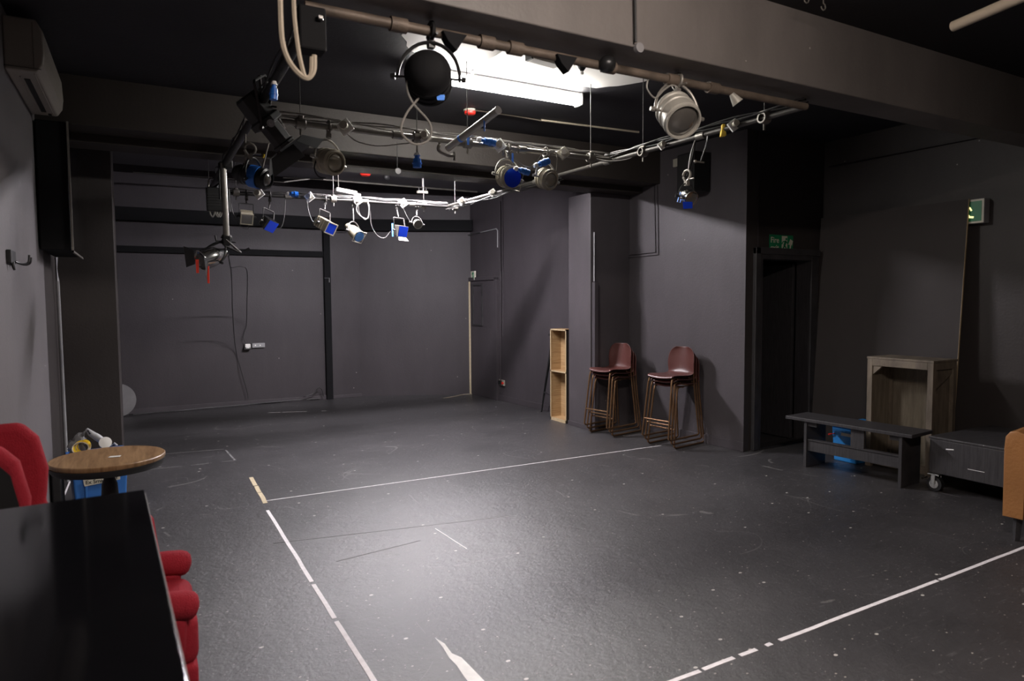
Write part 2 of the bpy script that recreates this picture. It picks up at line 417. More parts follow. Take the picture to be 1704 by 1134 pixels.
mb=MB(); wallseg(mb,(WX(10.37)-.05,10.37),(WX(10.33)-.05,10.33),.02,1.93,.012,-1)
mb.build('pale_edge_strip','oldtape',d2,smooth=False)
M['oldtape'].node_tree.nodes['Principled BSDF'].inputs['Roughness'].default_value=.5
# ================================================================== LIGHT FITTINGS
def batten(name,label,x0,x1,Y,z,em,group,zc=None,rad=.055):
    t=thing(name,label,'ceiling light',((x0+x1)/2,Y,z))
    MB().mm((x0,Y-.05,z-.035),(x1,Y+.05,z)).build('housing','white',t,smooth=False,bevel=.006)
    MB().mm((x0+.02,Y+.048,z-.045),(x1-.02,Y+.056,z-.0)).build('side_lip','blackm',t,smooth=False)
    if zc:
        for x in (x0+.2,x1-.2): MB().cyl((x,Y,z),(x,Y,zc),.006,n=8).build('suspension_rod','white',t)
    n=10; prof=[V((0,Y+rad*math.cos(PI+PI*i/n),z-.035+rad*1.12*math.sin(PI+PI*i/n))) for i in range(n+1)]
    mb=MB(); mb.prism([V((x0+.02,p.y,p.z)) for p in prof],(x1-x0-.04,0,0)); mb.build('diffuser',em,t)
    for x in (x0,x1-.022): MB().mm((x,Y-.058,z-.10),(x+.022,Y+.058,z)).build('end_cap','white',t,smooth=False,bevel=.01)
    return t
batten('fluorescent_batten','lit white fluorescent batten on the ceiling beside the bright bare patch',1.80,3.30,4.78,ZM,'tubeA',None)
batten('fluorescent_batten','lit white fluorescent batten on the rear ceiling behind the double beam',1.95,3.45,7.30,ZR-.17,'tubeB',None,ZR,.026)
batten('fluorescent_batten','lit warm fluorescent batten on the near ceiling in front of the wide beam',1.1,2.1,.75,ZN,'tubeC',None)
# ================================================================== RIG
RZ=2.75; PR=.0245
A_=V((.64,2.73,RZ));B_=V((3.52,2.73,RZ));C_=V((3.27,7.55,RZ));D_=V((.64,7.66,RZ)); E_=V((.64,4.5,RZ)); F_=V((3.42,4.5,RZ))
def bar(name,label,a,b,m,r=PR,extras=()):
    t=thing(name,label,'lighting bar',(V(a)+V(b))/2)
    MB().cyl(a,b,r,n=20).build('tube',m,t)
    for k,(f) in enumerate(extras):
        p=V(a).lerp(V(b),f); d=(V(b)-V(a)).normalized()
        MB().cyl(p-d*.035,p+d*.035,r*1.45,n=14).build('coupler','rust' if m=='rust' else 'steel',t)
    return t
bar('lighting_bar','rusty scaffold lighting bar along the underside of the wide front beam',A_-V((.05,0,0)),B_,'rust',.021,(.13,.27,.32,.50,.64,.74))
bar('lighting_bar','steel lighting bar crossing the middle of the room',E_-V((.05,0,0)),F_,'steel',.019,(.12,.35,.52,.70))
bar('lighting_bar','steel lighting bar hung below the rear ceiling, crossing near the back wall',D_,C_,'rigsteel',.018,(.3,.62,.83))
bar('lighting_bar','steel lighting bar running front to back on the left of the rig',A_,D_,'blackm',PR,(.3,.7))
bar('lighting_bar','dark steel lighting bar running front to back on the right of the rig',B_,C_,'rigdark',.017,(.17,.38,.6,.9))
def bundle(label,a,b,off,m='greycable',sag=.012,name='cable_bundle'):
    mb=MB(); a=V(a);b=V(b); d=b-a; L=d.length; n=int(L/.09)
    s,u=basis(d)
    for k in range(3):
        ph=k*2.1; pts=[]
        for i in range(n+1):
            f=i/n; p=a+d*f
            pts.append(p+V((0,0,off+sag*math.sin(f*L*7+ph)))+s*(.028*math.sin(f*L*3.1+ph*2)))
        mb.tube(smoothpath(pts,2),.0055,6)
    mb2=single(name,mb,m,label,'cables',(a+b)/2); return mb2
bundle('grey cables strapped along the middle cross bar',E_,F_,.045)
bundle('grey cables strapped along the rear cross bar',D_,C_,.036,'rigsteel')
bundle('black cables strapped along the right bar from front to middle',B_,V((3.40,4.55,RZ)),.042,'cable')
bundle('grey cables strapped along the rear part of the right bar',V((3.38,5.2,RZ)),C_,-.034,'rigsteel')
bundle('black cables strapped along the left bar',V((.64,2.9,RZ)),V((.64,7.5,RZ)),.045,'cable',.025)
# straps on bars
# hanger rods from ceiling
rods=[((500,207),'at the left end of the middle bar','c'),((694,230),'above the blue plug on the middle bar','c'),((778,240),'below the red smoke detector','c'),((983,262),'at the right end of the middle bar','c'),
      ((1070,252),'on the right bar near the round lantern','r'),((1272,190),'at the front end of the right bar','r'),
      ((348,325),'at the left end of the rear bar','b'),((393,325),'beside the vertical pole on the rear bar','b'),((555,332),'left of the white projector box','b'),((705,340),'under the cream ceiling fitting','b'),((757,338),'at the right end of the rear bar','b')]
def barpoint(px,py,w):
    if w=='c': p=onY(px,py,4.5); return V((p.x,4.5,RZ))
    if w=='b': p=onY(px,py,7.6); return V((p.x,7.6,RZ))
    if w=='f': p=onY(px,py,2.73); return V((p.x,2.73,RZ))
    if w=='r':
        # intersect ray azimuth with right bar
        v=ray(px,py); d=C_-B_; # B+(d)s = t*v (xy)
        den=d.x*v.y-d.y*v.x; s=(-(B_.x)*v.y+(B_.y)*v.x)/den; return B_+d*s
    if w=='l': v=ray(px,py); return V((.64,.64*v.y/v.x,RZ))
for (pxy,desc,w) in rods:
    p=barpoint(*pxy,w); top=ZM if w!='b' else (ZR if p.y<8.9 else ZR)
    t=thing('hanger_rod','thin steel hanger rod '+desc,'hanger rod',p,0,'hanger rods holding up the bars')
    MB().cyl(p+V((0,0,.02)),V((p.x,p.y,top)),.0032,n=8).build('rod','cable' if w=='r' or pxy[0]>900 else 'rigsteel',t)
    MB().lathe(p+V((-.03,0,0)),(1,0,0),[(0,.0245),(0,.036),(.06,.036),(.06,.0245)],14).box(p+V((0,0,.038)),(.03,.05,.02)).build('clamp','steel',t,bevel=.003)
    MB().cyl(p+V((0,0,-.035)),p+V((0,0,-.075)),.007,n=8).build('bolt','steel',t)
# ---------------------------------------------------------------- lanterns
def lantern(name,label,H,P,aim,r,L,body='olive',yoke='steel',lens='lens',kind='fresnel',gel=None,doors=None,cable=None,cablem='greycable',cat='stage light',knobs=True,tapes=(),stem=True,bar_d=(1,0,0),lensr=.72,clampm='steel'):
    H=V(H);P=V(P);a=V(aim).normalized(); up=(H-P)
    upn=up.normalized(); s=a.cross(upn)
    if s.length<.2: s=a.cross(V((0,0,1)))
    s.normalize(); u=upn-s*upn.dot(s); u.normalize()
    t=thing(name,label,cat,H)
    # hook clamp
    bd=V(bar_d).normalized()
    hook=[]
    w=bd.cross(V((0,0,1))).normalized()
    for i in range(11):
        an=math.radians(-110+i*29); hook.append(H+(w*math.sin(an)+V((0,0,1))*math.cos(an))*.036)
    mb=MB(); mb.tube(hook,.009,8); mb.cyl(hook[0],H+V((0,0,-.06)),.009,n=8); mb.box(H+V((0,0,-.055)),(.028,.028,.03)); mb.cyl(H+V((0,0,-.03))+w*.02,H+V((0,0,-.03))+w*.07,.006,n=8)
    mb.build('clamp',clampm,t)
    ry=r*1.33 if kind in('fresnel','par') else r*1.18
    ky=1.30 if kind in('fresnel','par') else 2.1
    T=P+u*(ry*ky+.012)
    if stem: MB().tube(smoothpath([H+V((0,0,-.06)),(H+V((0,0,-.06))).lerp(T,.5)+s*.0,T],3),.008,8).build('stem',yoke,t)
    # yoke
    pts=[]
    if kind in('fresnel','par'):
        pts.append(P+s*ry-u*.01)
        for i in range(17):
            an=PI*i/16; pts.append(P+s*ry*math.cos(an)+u*ry*ky*math.sin(an))
        pts.append(P-s*ry-u*.01)
    else:
        pts=[P+s*ry,P+s*ry+u*ry*(ky-.1),P+s*ry*.9+u*ry*ky,P-s*ry*.9+u*ry*ky,P-s*ry+u*ry*(ky-.1),P-s*ry]
    MB().tube(pts,.0075 if r>.06 else .005,8).build('yoke',yoke,t)
    if kind=='fresnel':
        pr=[(-L*.62,0),(-L*.60,r*.35),(-L*.55,r*.62),(-L*.42,r*.84),(-L*.30,r*.93),(-L*.28,r*.99),(-L*.22,r*.99),(-L*.20,r*.92),(-L*.06,r*.95),(-L*.05,r),(0,r),(.02*L,r*.94),(L*.22,r*.94),(L*.24,r),(L*.34,r),(L*.36,r*.90),(L*.38,r*lensr*1.12),(L*.40,r*lensr*1.12),(L*.405,r*lensr),(L*.33,r*lensr)]
        bo=MB().lathe(P,a,pr,32)
        for k in range(6):   # vent ribs over the crown
            q=P-a*(L*(.02+.045*k))+u*(r*.97); bo.box(q,(.012,.012,.012),Matrix((s,a,u)).transposed())
        b=bo.build('body',body,t)
        MB().lathe(P,a,[(L*.34,r*lensr),(L*.40,r*lensr*.8),(L*.44,r*lensr*.45),(L*.45,0)],28).build('lens',lens,t)
        MB().lathe(P,a,[(L*.385,r*lensr*1.02),(L*.43,r*lensr*1.04),(L*.43,r*lensr*1.14),(L*.385,r*lensr*1.16)],28).build('lens_ring',body,t)
    elif kind=='par':
        pr=[(-L*.6,0),(-L*.6,r*.45),(-L*.42,r*.5),(-L*.2,r*.85),(0,r*.97),(L*.4,r),(L*.42,r*1.04),(L*.46,r*1.04),(L*.46,r*.93),(L*.36,r*.92)]
        MB().lathe(P,a,pr,28).build('body',body,t)
        MB().lathe(P,a,[(L*.36,r*.92),(L*.33,r*.5),(L*.32,0)],24).build('lens',lens,t)
    elif kind=='flood':
        R=Matrix((s,a,s.cross(a)*-1)).transposed()
        v=s.cross(a); 
        def ring(k,hw,hh): c=P+a*k; return [c+s*hw+v*hh,c-s*hw+v*hh,c-s*hw-v*hh,c+s*hw-v*hh]
        mb=MB(); rr=[ring(-L*.5,r*.55,r*.5),ring(-L*.45,r*.85,r*.75),ring(L*.40,r*.95,r*.92),ring(L*.42,r*1.05,r*1.0),ring(L*.5,r*1.05,r*1.0),ring(L*.5,r*.88,r*.84),ring(L*.1,r*.7,r*.65)]
        VV=[[mb.bm.verts.new(p) for p in q] for q in rr]
        for A,B in zip(VV,VV[1:]):
            for i in range(4): mb.bm.faces.new((A[i],A[(i+1)%4],B[(i+1)%4],B[i]))
        mb.bm.faces.new(VV[0][::-1]); mb.bm.faces.new(VV[-1])
        for k in range(4): # cooling fins
            c=P+a*(-L*.3+k*L*.16); mb.box(c,(r*2.0,.004,r*1.85),Matrix((s,a,v)).transposed())
        mb.build('body',body,t,smooth=False)
        MB().prism([P+a*(L*.44)+s*(i*r*.86)+v*(j*r*.82) for i,j in ((1,1),(-1,1),(-1,-1),(1,-1))],a*.004).build('lens',lens,t,smooth=False)
    elif kind=='profile':
        MB().lathe(P,a,[(-L*.5,0),(-L*.5,r*.7),(-L*.46,r*.8),(-L*.1,r*.85),(-L*.08,r),(L*.02,r),(L*.04,r*.62),(L*.36,r*.62),(L*.37,r*.72),(L*.42,r*.72),(L*.42,r*.58),(L*.36,r*.56)],8).build('body',body,t,smooth=False,bevel=.003)
        MB().lathe(P,a,[(L*.37,r*.56),(L*.40,r*.3),(L*.41,0)],24).build('lens',lens,t)
    if knobs:
        for q in (1,-1):
            c=P+s*(ry*q); MB().cyl(c-s*q*(ry-r)*1.0,c+s*q*.02,.006,n=8).cyl(c+s*q*.008,c+s*q*.028,.014,.011,n=8).build('knob',yoke,t)
    v=s.cross(a)
    if gel:
        g=P+a*(L*.46+.006)
        if kind=='flood': MB().prism([g+s*(i*r*.98)+v*(j*r*.94) for i,j in ((1,1),(-1,1),(-1,-1),(1,-1))],a*.002).build('colour_gel',gel,t,smooth=False)
        else:
            MB().lathe(g,a,[(0,0),(0,r*.86),(.002,r*.86),(.002,0)],24).build('colour_gel',gel,t)
            MB().tube([g+s*(i*r)+v*(j*r) for i,j in ((1,1),(-1,1),(-1,-1),(1,-1))],.004,4,closed=True).build('gel_frame',body,t,smooth=False)
    if doors:
        f=P+a*(L*.45)
        for i,(dx,dy,wd) in enumerate(doors):
            o=s*dx+v*dy; c0=f+o*r*1.0; tw=(v*dx+s*dy); e=(a*.75+o*.65).normalized()*wd
            MB().prism([c0+tw*r*.8,c0-tw*r*.8,c0-tw*r*1.15+e,c0+tw*r*1.15+e],a.cross(tw).normalized()*.002).build('barn_door','black' if kind=='par' else body,t,smooth=False)
    for (c,w,l,mm_) in tapes:
        c=V(c); MB().prism([c+CX*w,c-CX*w,c-CX*w*.7+V((0,0,-l)),c+CX*w*.9+V((0,0,-l))],FW*-.002).build('tape_tab',mm_,t,smooth=False)
    if cable:
        MB().tube(smoothpath(cable,7),.0045,6).build('cable',cablem,t)
    return t,P,s,u,v
VB=-FW  # towards camera
def dirpx(p,x,y,depthbias=0): return None
# front bar lanterns
H1=barpoint(717,60,'f'); P1=onY(713,130,2.68)
cb=[onY(x,y,2.66) for x,y in ((690,112),(677,140),(686,170),(715,205),(714,232),(690,240),(668,220),(676,190),(697,163))]
lantern('stage_lantern','big black round lantern hanging from the front bar with blue tape tab',H1,P1,(.40,.85,-.02),.098,.20,'void','blackm','dimglass',cable=cb,cablem='greycable',tapes=[(onY(733,158,2.62),.018,.022,'bluetape')],clampm='blackm')
H2=barpoint(1127,128,'f'); P2=onY(1127,190,2.70)
cb=[onY(x,y,2.72) for x,y in ((1078,132),(1077,148),(1090,163),(1105,150),(1118,142),(1130,148),(1131,162))]
lantern('stage_lantern','round lantern with pale metal dome hanging from the right end of the front bar',H2,P2,(-.22,-.76,-.66),.098,.22,'dial','steel','dimglass',lensr=.84,cable=cb,cablem='greycable')
# middle bar lanterns
def mid(px,py): return onY(px,py,4.46)
lantern('stage_lantern','khaki lantern with clear lens hanging from the left of the middle bar',barpoint(547,222,'c'),mid(547,269),(.35,-.85,-.22),.084,.19,'olive','dial','lens',cable=[mid(*p) for p in ((528,262),(523,280),(530,294),(542,297))],cablem='cable')
lantern('stage_lantern','khaki lantern with blue gel over its lens on the middle bar',barpoint(846,262,'c'),mid(845,295),(.02,-.95,-.22),.082,.15,'olive','dial','lens',gel='gel',cable=[mid(*p) for p in ((836,240),(838,262),(842,252),(852,270),(862,280),(880,282),(890,270))])
lantern('stage_lantern','khaki lantern without gel at the right of the middle bar',barpoint(908,262,'c'),mid(909,298),(.12,-.90,-.28),.080,.15,'olive','greyplastic','lens',cable=[mid(*p) for p in ((895,290),(894,270),(905,255),(922,252),(927,262),(926,285))],lensr=.68)
# right bar pendant par
H6=barpoint(1157,230,'r'); Y6=H6.y
J6=onY(1143,303,Y6)
t6,P6,s6,u6,v6=lantern('stage_lantern','small par lantern with blue gel hanging low from the right bar on a drop arm',J6+V((0,0,.045)),onY(1143,327,Y6),(-.1,-.85,-.4),.052,.13,'silver','blackm','dimglass',kind='par',cable=[onY(x,y,Y6) for x,y in ((1157,232),(1150,255),(1146,280),(1147,300))],clampm='steel',knobs=True)
MB().tube(smoothpath([H6+V((0,0,-.02)),H6.lerp(J6,.4)+V((.01,0,0)),J6+V((0,0,.04))],5),.007,8).build('drop_arm','blackm',t6)
MB().prism([onY(x,y,Y6-.07) for x,y in ((1136,336),(1152,336),(1152,347),(1137,348))],(0,-.002,0)).build('colour_gel','gel',t6,smooth=False)
MB().tube([onY(x,y,Y6+.02) for x,y in ((1132,320),(1127,336),(1132,337),(1134,322))],.003,6).build('blue_clip','bluetape',t6)
# second drop on right bar
p=barpoint(1178,222,'r'); q=onY(1166,270,p.y)
t=thing('drop_arm','empty black drop arm with wing bolt hanging from the right bar','drop arm',p)
MB().tube([p,p.lerp(q,.5)+V((.01,0,0)),q],.006,8).build('arm','blackm',t)
MB().cyl(q+V((-.05,0,0)),q+V((.03,0,0)),.006,n=8).sph(q+V((-.05,0,0)),.012).build('wing_bolt','steel',t)
# left bar: big profile and fresnel
H7=barpoint(438,150,'l'); 
t7,*_=lantern('stage_lantern','large black profile lantern with barn doors on the left bar',H7,onY(445,205,H7.y+.05),(.62,.10,-.72),.100,.36,'black','blackm','dimglass',kind='profile',doors=((1,0,.11),(-1,0,.11),(0,1,.12),(0,-1,.10)),bar_d=(0,1,0),clampm='blackm')
yy=H7.y
MB().lathe(onY(450,206,yy-.06),(0,-1,0),[(0,.018),(.012,.022),(.012,.010),(.02,.008),(.02,0)],16).build('focus_knob','greyplastic',t7)
MB().tube([onY(465,198,yy-.05),onY(470,206,yy-.05),onY(475,214,yy-.05)],.006,8).build('shutter_handle','silver',t7)
H8=barpoint(408,195,'l'); Y8=H8.y
P8=onY(423,294,Y8+.05)
t8,*_=lantern('stage_lantern','small lantern with blue body slung low under the left bar',onY(416,248,Y8)+V((0,0,0)),P8,(.75,-.62,-.25),.072,.26,'blackm','blackm','dimglass',kind='fresnel',gel=None,bar_d=(0,1,0),stem=False,cable=[onY(x,y,Y8) for x,y in ((448,238),(441,262),(436,285),(432,292))],cablem='greycable')
MB().lathe(P8,(.75,-.62,-.25),[(-.02,.072),(-.02,.076),(.045,.076),(.045,.072)],28).build('blue_band','blue',t8)
MB().cyl(H8,onY(408,288,Y8),.005,n=8).build('hanging_rod','steel',t8)
MB().cyl(onY(447,238,Y8),onY(436,283,Y8),.006,n=8).build('hanging_rod','steel',t8)
MB().cyl(onY(440,257,Y8),onY(438,263,Y8),.0075,n=8).build('tape_band','yellow',t8)
# pole with clamped chrome lamp
YP=6.1
p0=onY(371,272,YP);p1=onY(377,397,YP)
t=thing('vertical_pole','upright steel drop pole hanging at the rear left of the rig','pole',p0)
MB().cyl(p0,p1,.0245,n=20).build('tube','steel',t)
MB().cyl(p0+V((-.03,0,.0)),p0+V((-.03,0,-.30)),.009,n=8).build('safety_bar','blackm',t)
MB().cyl(p0+V((0,0,.0)),V((p0.x,p0.y,p0.z+.01)),.03,n=16).build('cap','blackm',t)
mb=MB(); mb.box(V((.66,YP,RZ)),(.07,.07,.07)); mb.build('clamp','blackm',t,smooth=False,bevel=.006)
q=p1
t9,*_=lantern('stage_lantern','chrome par lamp with red tape strips clamped to the foot of the drop pole',q+V((0,0,0)),onY(352,428,YP),(-.75,-.35,-.30),.085,.22,'silver','blackm','dimglass',kind='par',bar_d=(0,0.3,1),stem=False,doors=((1,0,.07),(-1,0,.07)),clampm='blackm',
   tapes=[(onY(328,432,YP-.1),.013,.11,'redtape'),(onY(346,443,YP-.1),.010,.14,'redtape')])
MB().tube([onY(x,y,YP) for x,y in ((377,398),(368,402),(355,408),(340,415))],.008,8).build('mounting_arm','blackm',t9)
t=thing('clamp_arm','steel jointed clamp arm with handle on the foot of the drop pole','clamp',q)
MB().box(q+V((0,0,-.02)),(.06,.07,.08)).build('clamp_block','blackm',t,smooth=False,bevel=.008)
MB().cyl(onY(376,399,YP-.03),onY(401,421,YP-.03),.009,n=8).build('arm','rigsteel',t)
MB().cyl(onY(376,410,YP-.03),onY(398,420,YP-.03),.009,n=8).build('lower_arm','blackm',t)
MB().tube([onY(401,421,YP-.03),onY(408,417,YP-.03),onY(415,414,YP-.03)],[.006,.007,.012],8).build('handle','blackm',t)
MB().tube([onY(372,402,YP),onY(360,401,YP),onY(358,392,YP)],.009,8).build('lever','blackm',t)
# cables looping from the pole to wall socket
def cablething(label,pts,m='cable',r=.0055,cat='cable',name='hanging_cable',n=7):
    sp=smoothpath(pts,n); mb=MB().tube(sp,r,6); return single(name,mb,m,label,cat,sp[0])
YW=11.05
def bl(px,py,f): # interpolate from pole depth to wall
    return onY(px,py,YP+(YW-YP)*f)
cablething('black cable dropping from the pole to the floor by the back wall',[bl(378,400,0),bl(379,420,.1),bl(384,445,.25),bl(386,480,.6),bl(387,520,.85),bl(392,580,1),bl(402,620,1),bl(411,652,1),onY(413,664,YW)])
cablething('black cable looping from the pole to the wall socket',[bl(378,402,0),bl(381,430,.15),bl(385,445,.25),bl(400,444,.5),bl(411,452,.7),bl(411,500,.9),bl(410,540,1),bl(406,562,1),bl(410,572,1)])
cablething('thin black cable between the chrome lamp and the pole',[onY(366,437,YP),onY(374,430,YP),onY(380,418,YP),onY(377,404,YP)],r=.004)
# dimmer box on left bar rear
t=thing('dimmer_box','black dimmer box with grey cable loops hung on the left of the rear bar','dimmer box',onY(362,320,7.0))
MB().box(onY(363,333,6.9),(.20,.10,.22)).build('case','blackm',t,smooth=False,bevel=.01)
for k in range(5): MB().box(onY(363,324+k*4.5,6.845),(.19,.006,.006)).build('vent_rib','black',t,smooth=False)
for x0 in (349,358,361): MB().tube(smoothpath([onY(x0,346,6.88),onY(x0+1,356,6.88),onY(x0+5,361,6.88),onY(x0+8,354,6.88),onY(x0+8,345,6.88)],5),.007,8).build('cable_loop','greycable',t)
MB().tube([onY(375,292,6.9),onY(360,312,6.9),onY(345,322,6.9)],.022,10).build('bracket','blackm',t)
MB().cyl(onY(347,300,6.9),onY(347,315,6.9),.008,n=8).build('bolt','steel',t)
# rear bar lanterns
def rr(px,py): return onY(px,py,7.52)
lantern('stage_flood','small grey square flood hanging at the left of the rear bar',barpoint(410,326,'b'),rr(410,361),(-.05,-.85,-.5),.060,.14,'olive','blackm','dimglass',kind='flood',cablem='rigsteel',clampm='rigsteel',cable=[rr(*p) for p in ((384,338),(388,355),(400,376),(412,382),(414,374))])
lantern('stage_flood','tilted small flood with blue gel on the rear bar left of the white sockets',barpoint(449,328,'b'),rr(446,372),(.35,-.75,-.55),.062,.14,'blackm','rigsteel','dimglass',kind='flood',gel='gel',cablem='rigsteel',clampm='rigsteel',cable=[rr(*p) for p in ((475,330),(473,360),(468,378),(458,380),(452,370))])
lantern('stage_flood','long square flood with deep blue gel hanging near the rear bar centre',barpoint(541,335,'b'),rr(540,374),(.35,-.82,-.42),.066,.26,'olive','rigsteel','dimglass',kind='flood',gel='gel',cablem='rigsteel',clampm='rigsteel',cable=[rr(*p) for p in ((511,332),(513,350),(520,368),(528,371),(533,366))])
lantern('stage_lantern','cylindrical lantern with pale blue gel hanging at the rear bar centre',barpoint(587,335,'b'),rr(589,386),(.30,-.78,-.55),.068,.24,'olive','rigsteel','dimglass',kind='par',gel='gel2',cablem='rigsteel',clampm='rigsteel',cable=[rr(*p) for p in ((596,340),(598,355),(608,366),(614,355),(615,340))])
lantern('stage_flood','flood with blue gel and open flap hanging right of centre on the rear bar',barpoint(660,338,'b'),rr(666,384),(.25,-.9,-.25),.062,.12,'steel','rigsteel','dimglass',kind='flood',gel='gel',doors=((0,-1,.06),(1,0,.07)),cablem='rigsteel',clampm='rigsteel',cable=[rr(*p) for p in ((616,350),(618,375),(628,392),(640,396),(650,385))],
    tapes=[(rr(653,372),.010,.15,'bluetape')])
lantern('stage_lantern','small round clear lantern at the right of the rear bar',barpoint(693,342,'b'),rr(694,372),(0,-.9,-.4),.052,.10,'steel','rigsteel','dimglass',kind='par',cablem='rigsteel',clampm='rigsteel',cable=[rr(*p) for p in ((670,345),(676,358),(684,372))])
# sockets along bars (white diamond plates)
def socket(label,c,size,tilt,m='white',g=None,blob=True):
    c=V(c); t=thing('bar_socket',label,'socket',c,0,g)
    a=Matrix.Rotation(tilt,3,FW)
    x=a@CX*size; y=a@CYD*size
    x=V((x.x,x.y,x.z)); n=(x.cross(y)).normalized()
    MB().prism([c+x+y*0,c+y,c-x,c-y],n*.02).build('plate',m,t,smooth=False,bevel=.004)
    if blob: MB().cyl(c-FW*.002,c-FW*.045,size*.42,n=14).build('plug',m if m!='white' else 'cream',t)
    return t
so=[(577,215,'c',.055,'white socket plate at the left of the middle bar'),(708,229,'c',.050,'white socket plate above the blue hanging plug'),(831,240,'c',.05,'white socket plate over the blue gelled lantern'),(937,252,'c',.05,'grey socket plate at the right end of the middle bar'),
    (1100,242,'r',.035,'small round socket on the right bar by the round lantern'),(1218,208,'r',.042,'white square socket plate near the front of the right bar'),
    (433,327,'b',.06,'white socket plate at the left of the rear bar'),(517,331,'b',.055,'white socket plate over the long blue flood'),(597,335,'b',.06,'white socket plate at the rear bar centre'),(672,339,'b',.055,'yellow marked socket plate at the right of the rear bar'),
    (769,333,'r',.05,'white oval plate at the rear end of the right bar'),(820,314,'r',.045,'white diamond plate on the rear of the right bar')]
for x,y,w,s,l in so:
    p=barpoint(x,y,w); p=p-FW*.05; socket(l,p,s*1.12,0.15,'white' if x!=937 else 'cream')
# blue 16A plugs
def plug(label,a,b,r=.024,m='blue'):
    a=V(a);b=V(b); d=(b-a).normalized(); L=(b-a).length
    t=thing('blue_connector',label,'connector',a)
    MB().lathe(a,d,[(0,0),(0,r*.55),(L*.25,r*.6),(L*.27,r*.9),(L*.6,r),(L*.62,r*1.15),(L*.7,r*1.15),(L*.7,r),(L,r*1.0),(L,0)],18).build('housing',m,t)
    MB().lathe(a-d*L*.22,d,[(0,0),(0,r*.5),(L*.2,r*.8),(L*.24,r*.8)],14).build('cable_gland','white',t)
    return t
MIDY=4.44
p=barpoint(694,232,'c')
tp=plug('blue plug hanging straight down under the middle bar',mid(694,259),mid(694,279),.030)
MB().cyl(mid(694,238),mid(694,256),.006,n=8).build('cable','greycable',tp)
plug('blue connector lying along the middle bar left of the gelled lantern',mid(799,233),mid(824,238),.026)
plug('blue connector hanging below the blue gelled lantern cable',onY(860,281,4.24),onY(880,288,4.24),.022)
plug('blue connector strung between the two right khaki lanterns',onY(893,275,4.24),onY(913,268,4.24),.024)
plug('blue connector lying on the rear bar between two white sockets',rr(480,323),rr(496,324),.030)
plug('blue plug hanging at the upper left of the rig',onY(456,141,2.95),onY(455,166,2.95),.016)
# tape tabs on bars
for x,y,l in ((779,225,'blue tape tab at the foot of the slanted pole'),(853,255,'pale blue tape tab above the blue gelled lantern')):
    c=mid(x,y); single('tape_tab',MB().prism([c+CX*.008,c-CX*.008,c-CX*.008+V((0,0,-.07)),c+CX*.008+V((0,0,-.07))],FW*-.002),'bluetape',l,'tape',c,smooth=False)
c=barpoint(1202,216,'r'); single('tape_tab',MB().prism([c+CX*.008+V((0,0,.03)),c-CX*.008+V((0,0,.03)),c-CX*.018+V((0,0,-.05)),c+CX*.018+V((0,0,-.045))],FW*-.03),'yellow','yellow tape tab near the white socket on the right bar','tape',c,smooth=False)
# slanted pole
a=onY(828,184,3.9);b=onY(745,247,4.42)
t=thing('slanted_pole','pale grey pole slanting up from the middle bar','pole',b)
MB().cyl(a,b,.0245,n=20).build('tube','dial',t)
MB().cyl(a,a+(a-b).normalized()*.012,.0265,n=20).build('end_cap','white',t)
MB().tube(smoothpath([b+V((-.06,0,.03)),b+V((-.07,0,-.02)),b+V((0,0,-.05)),b+V((.05,0,-.045))],4),.012,8).cyl(b+V((.05,0,-.02)),b+V((.05,0,-.08)),.008,n=8).build('clamp','steel',t)
c=a.lerp(b,.25); MB().prism([c+CX*.005,c-CX*.005,c-CX*.004+V((0,0,-.07)),c+CX*.006+V((0,0,-.07))],FW*-.03).build('tape_strip','bluetape',t,smooth=False)
c=a.lerp(b,.7); MB().cyl(c,c+(b-a).normalized()*.02,.0262,n=18).build('tape_band','bluetape',t)
# drooping cables on middle bar
cablething('grey cable drooping under the middle bar between the left sockets',[mid(577,222),mid(595,236),mid(630,243),mid(665,240),mid(700,236)],'greycable',.004)
cablething('grey cable drooping between the lanterns at the right of the middle bar',[mid(853,263),mid(872,276),mid(888,277),mid(905,262),mid(922,250)],'greycable',.004)
cablething('thin grey cable loop hung under the rear bar near the gelled cylinder',[rr(594,338),rr(594,352),rr(603,362),rr(612,363),rr(614,348),rr(612,337)],'greycable',.006)
cablething('grey cable sagging below the right bar beyond the middle bar',[onY(985,262,4.5),onY(1010,268,4.4),onY(1040,266,4.3),onY(1060,258,4.24)],'greycable',.004)
# beige hoses at front-left
for (pp,l,rr_) in (([(466,-20),(467,30),(470,70),(480,100),(497,122),(512,130),(522,118),(523,92)],'outer beige cable loop hanging at the front left of the rig',.0095),
              ([(488,-20),(490,30),(496,80),(502,110),(508,128),(517,124),(519,95)],'inner beige cable loop hanging at the front left of the rig',.008)):
    cablething(l,[onY(x,y,2.45) for x,y in pp],'hose',rr_)
t=thing('junction_box','black junction box at the left end of the front bar','junction box',onY(518,30,2.6))
MB().box(onY(517,52,2.62),(.10,.08,.16)).build('case','void',t,smooth=False,bevel=.008)
MB().box(onY(533,30,2.57),(.02,.02,.016)).build('latch','silver',t,smooth=False,bevel=.003)
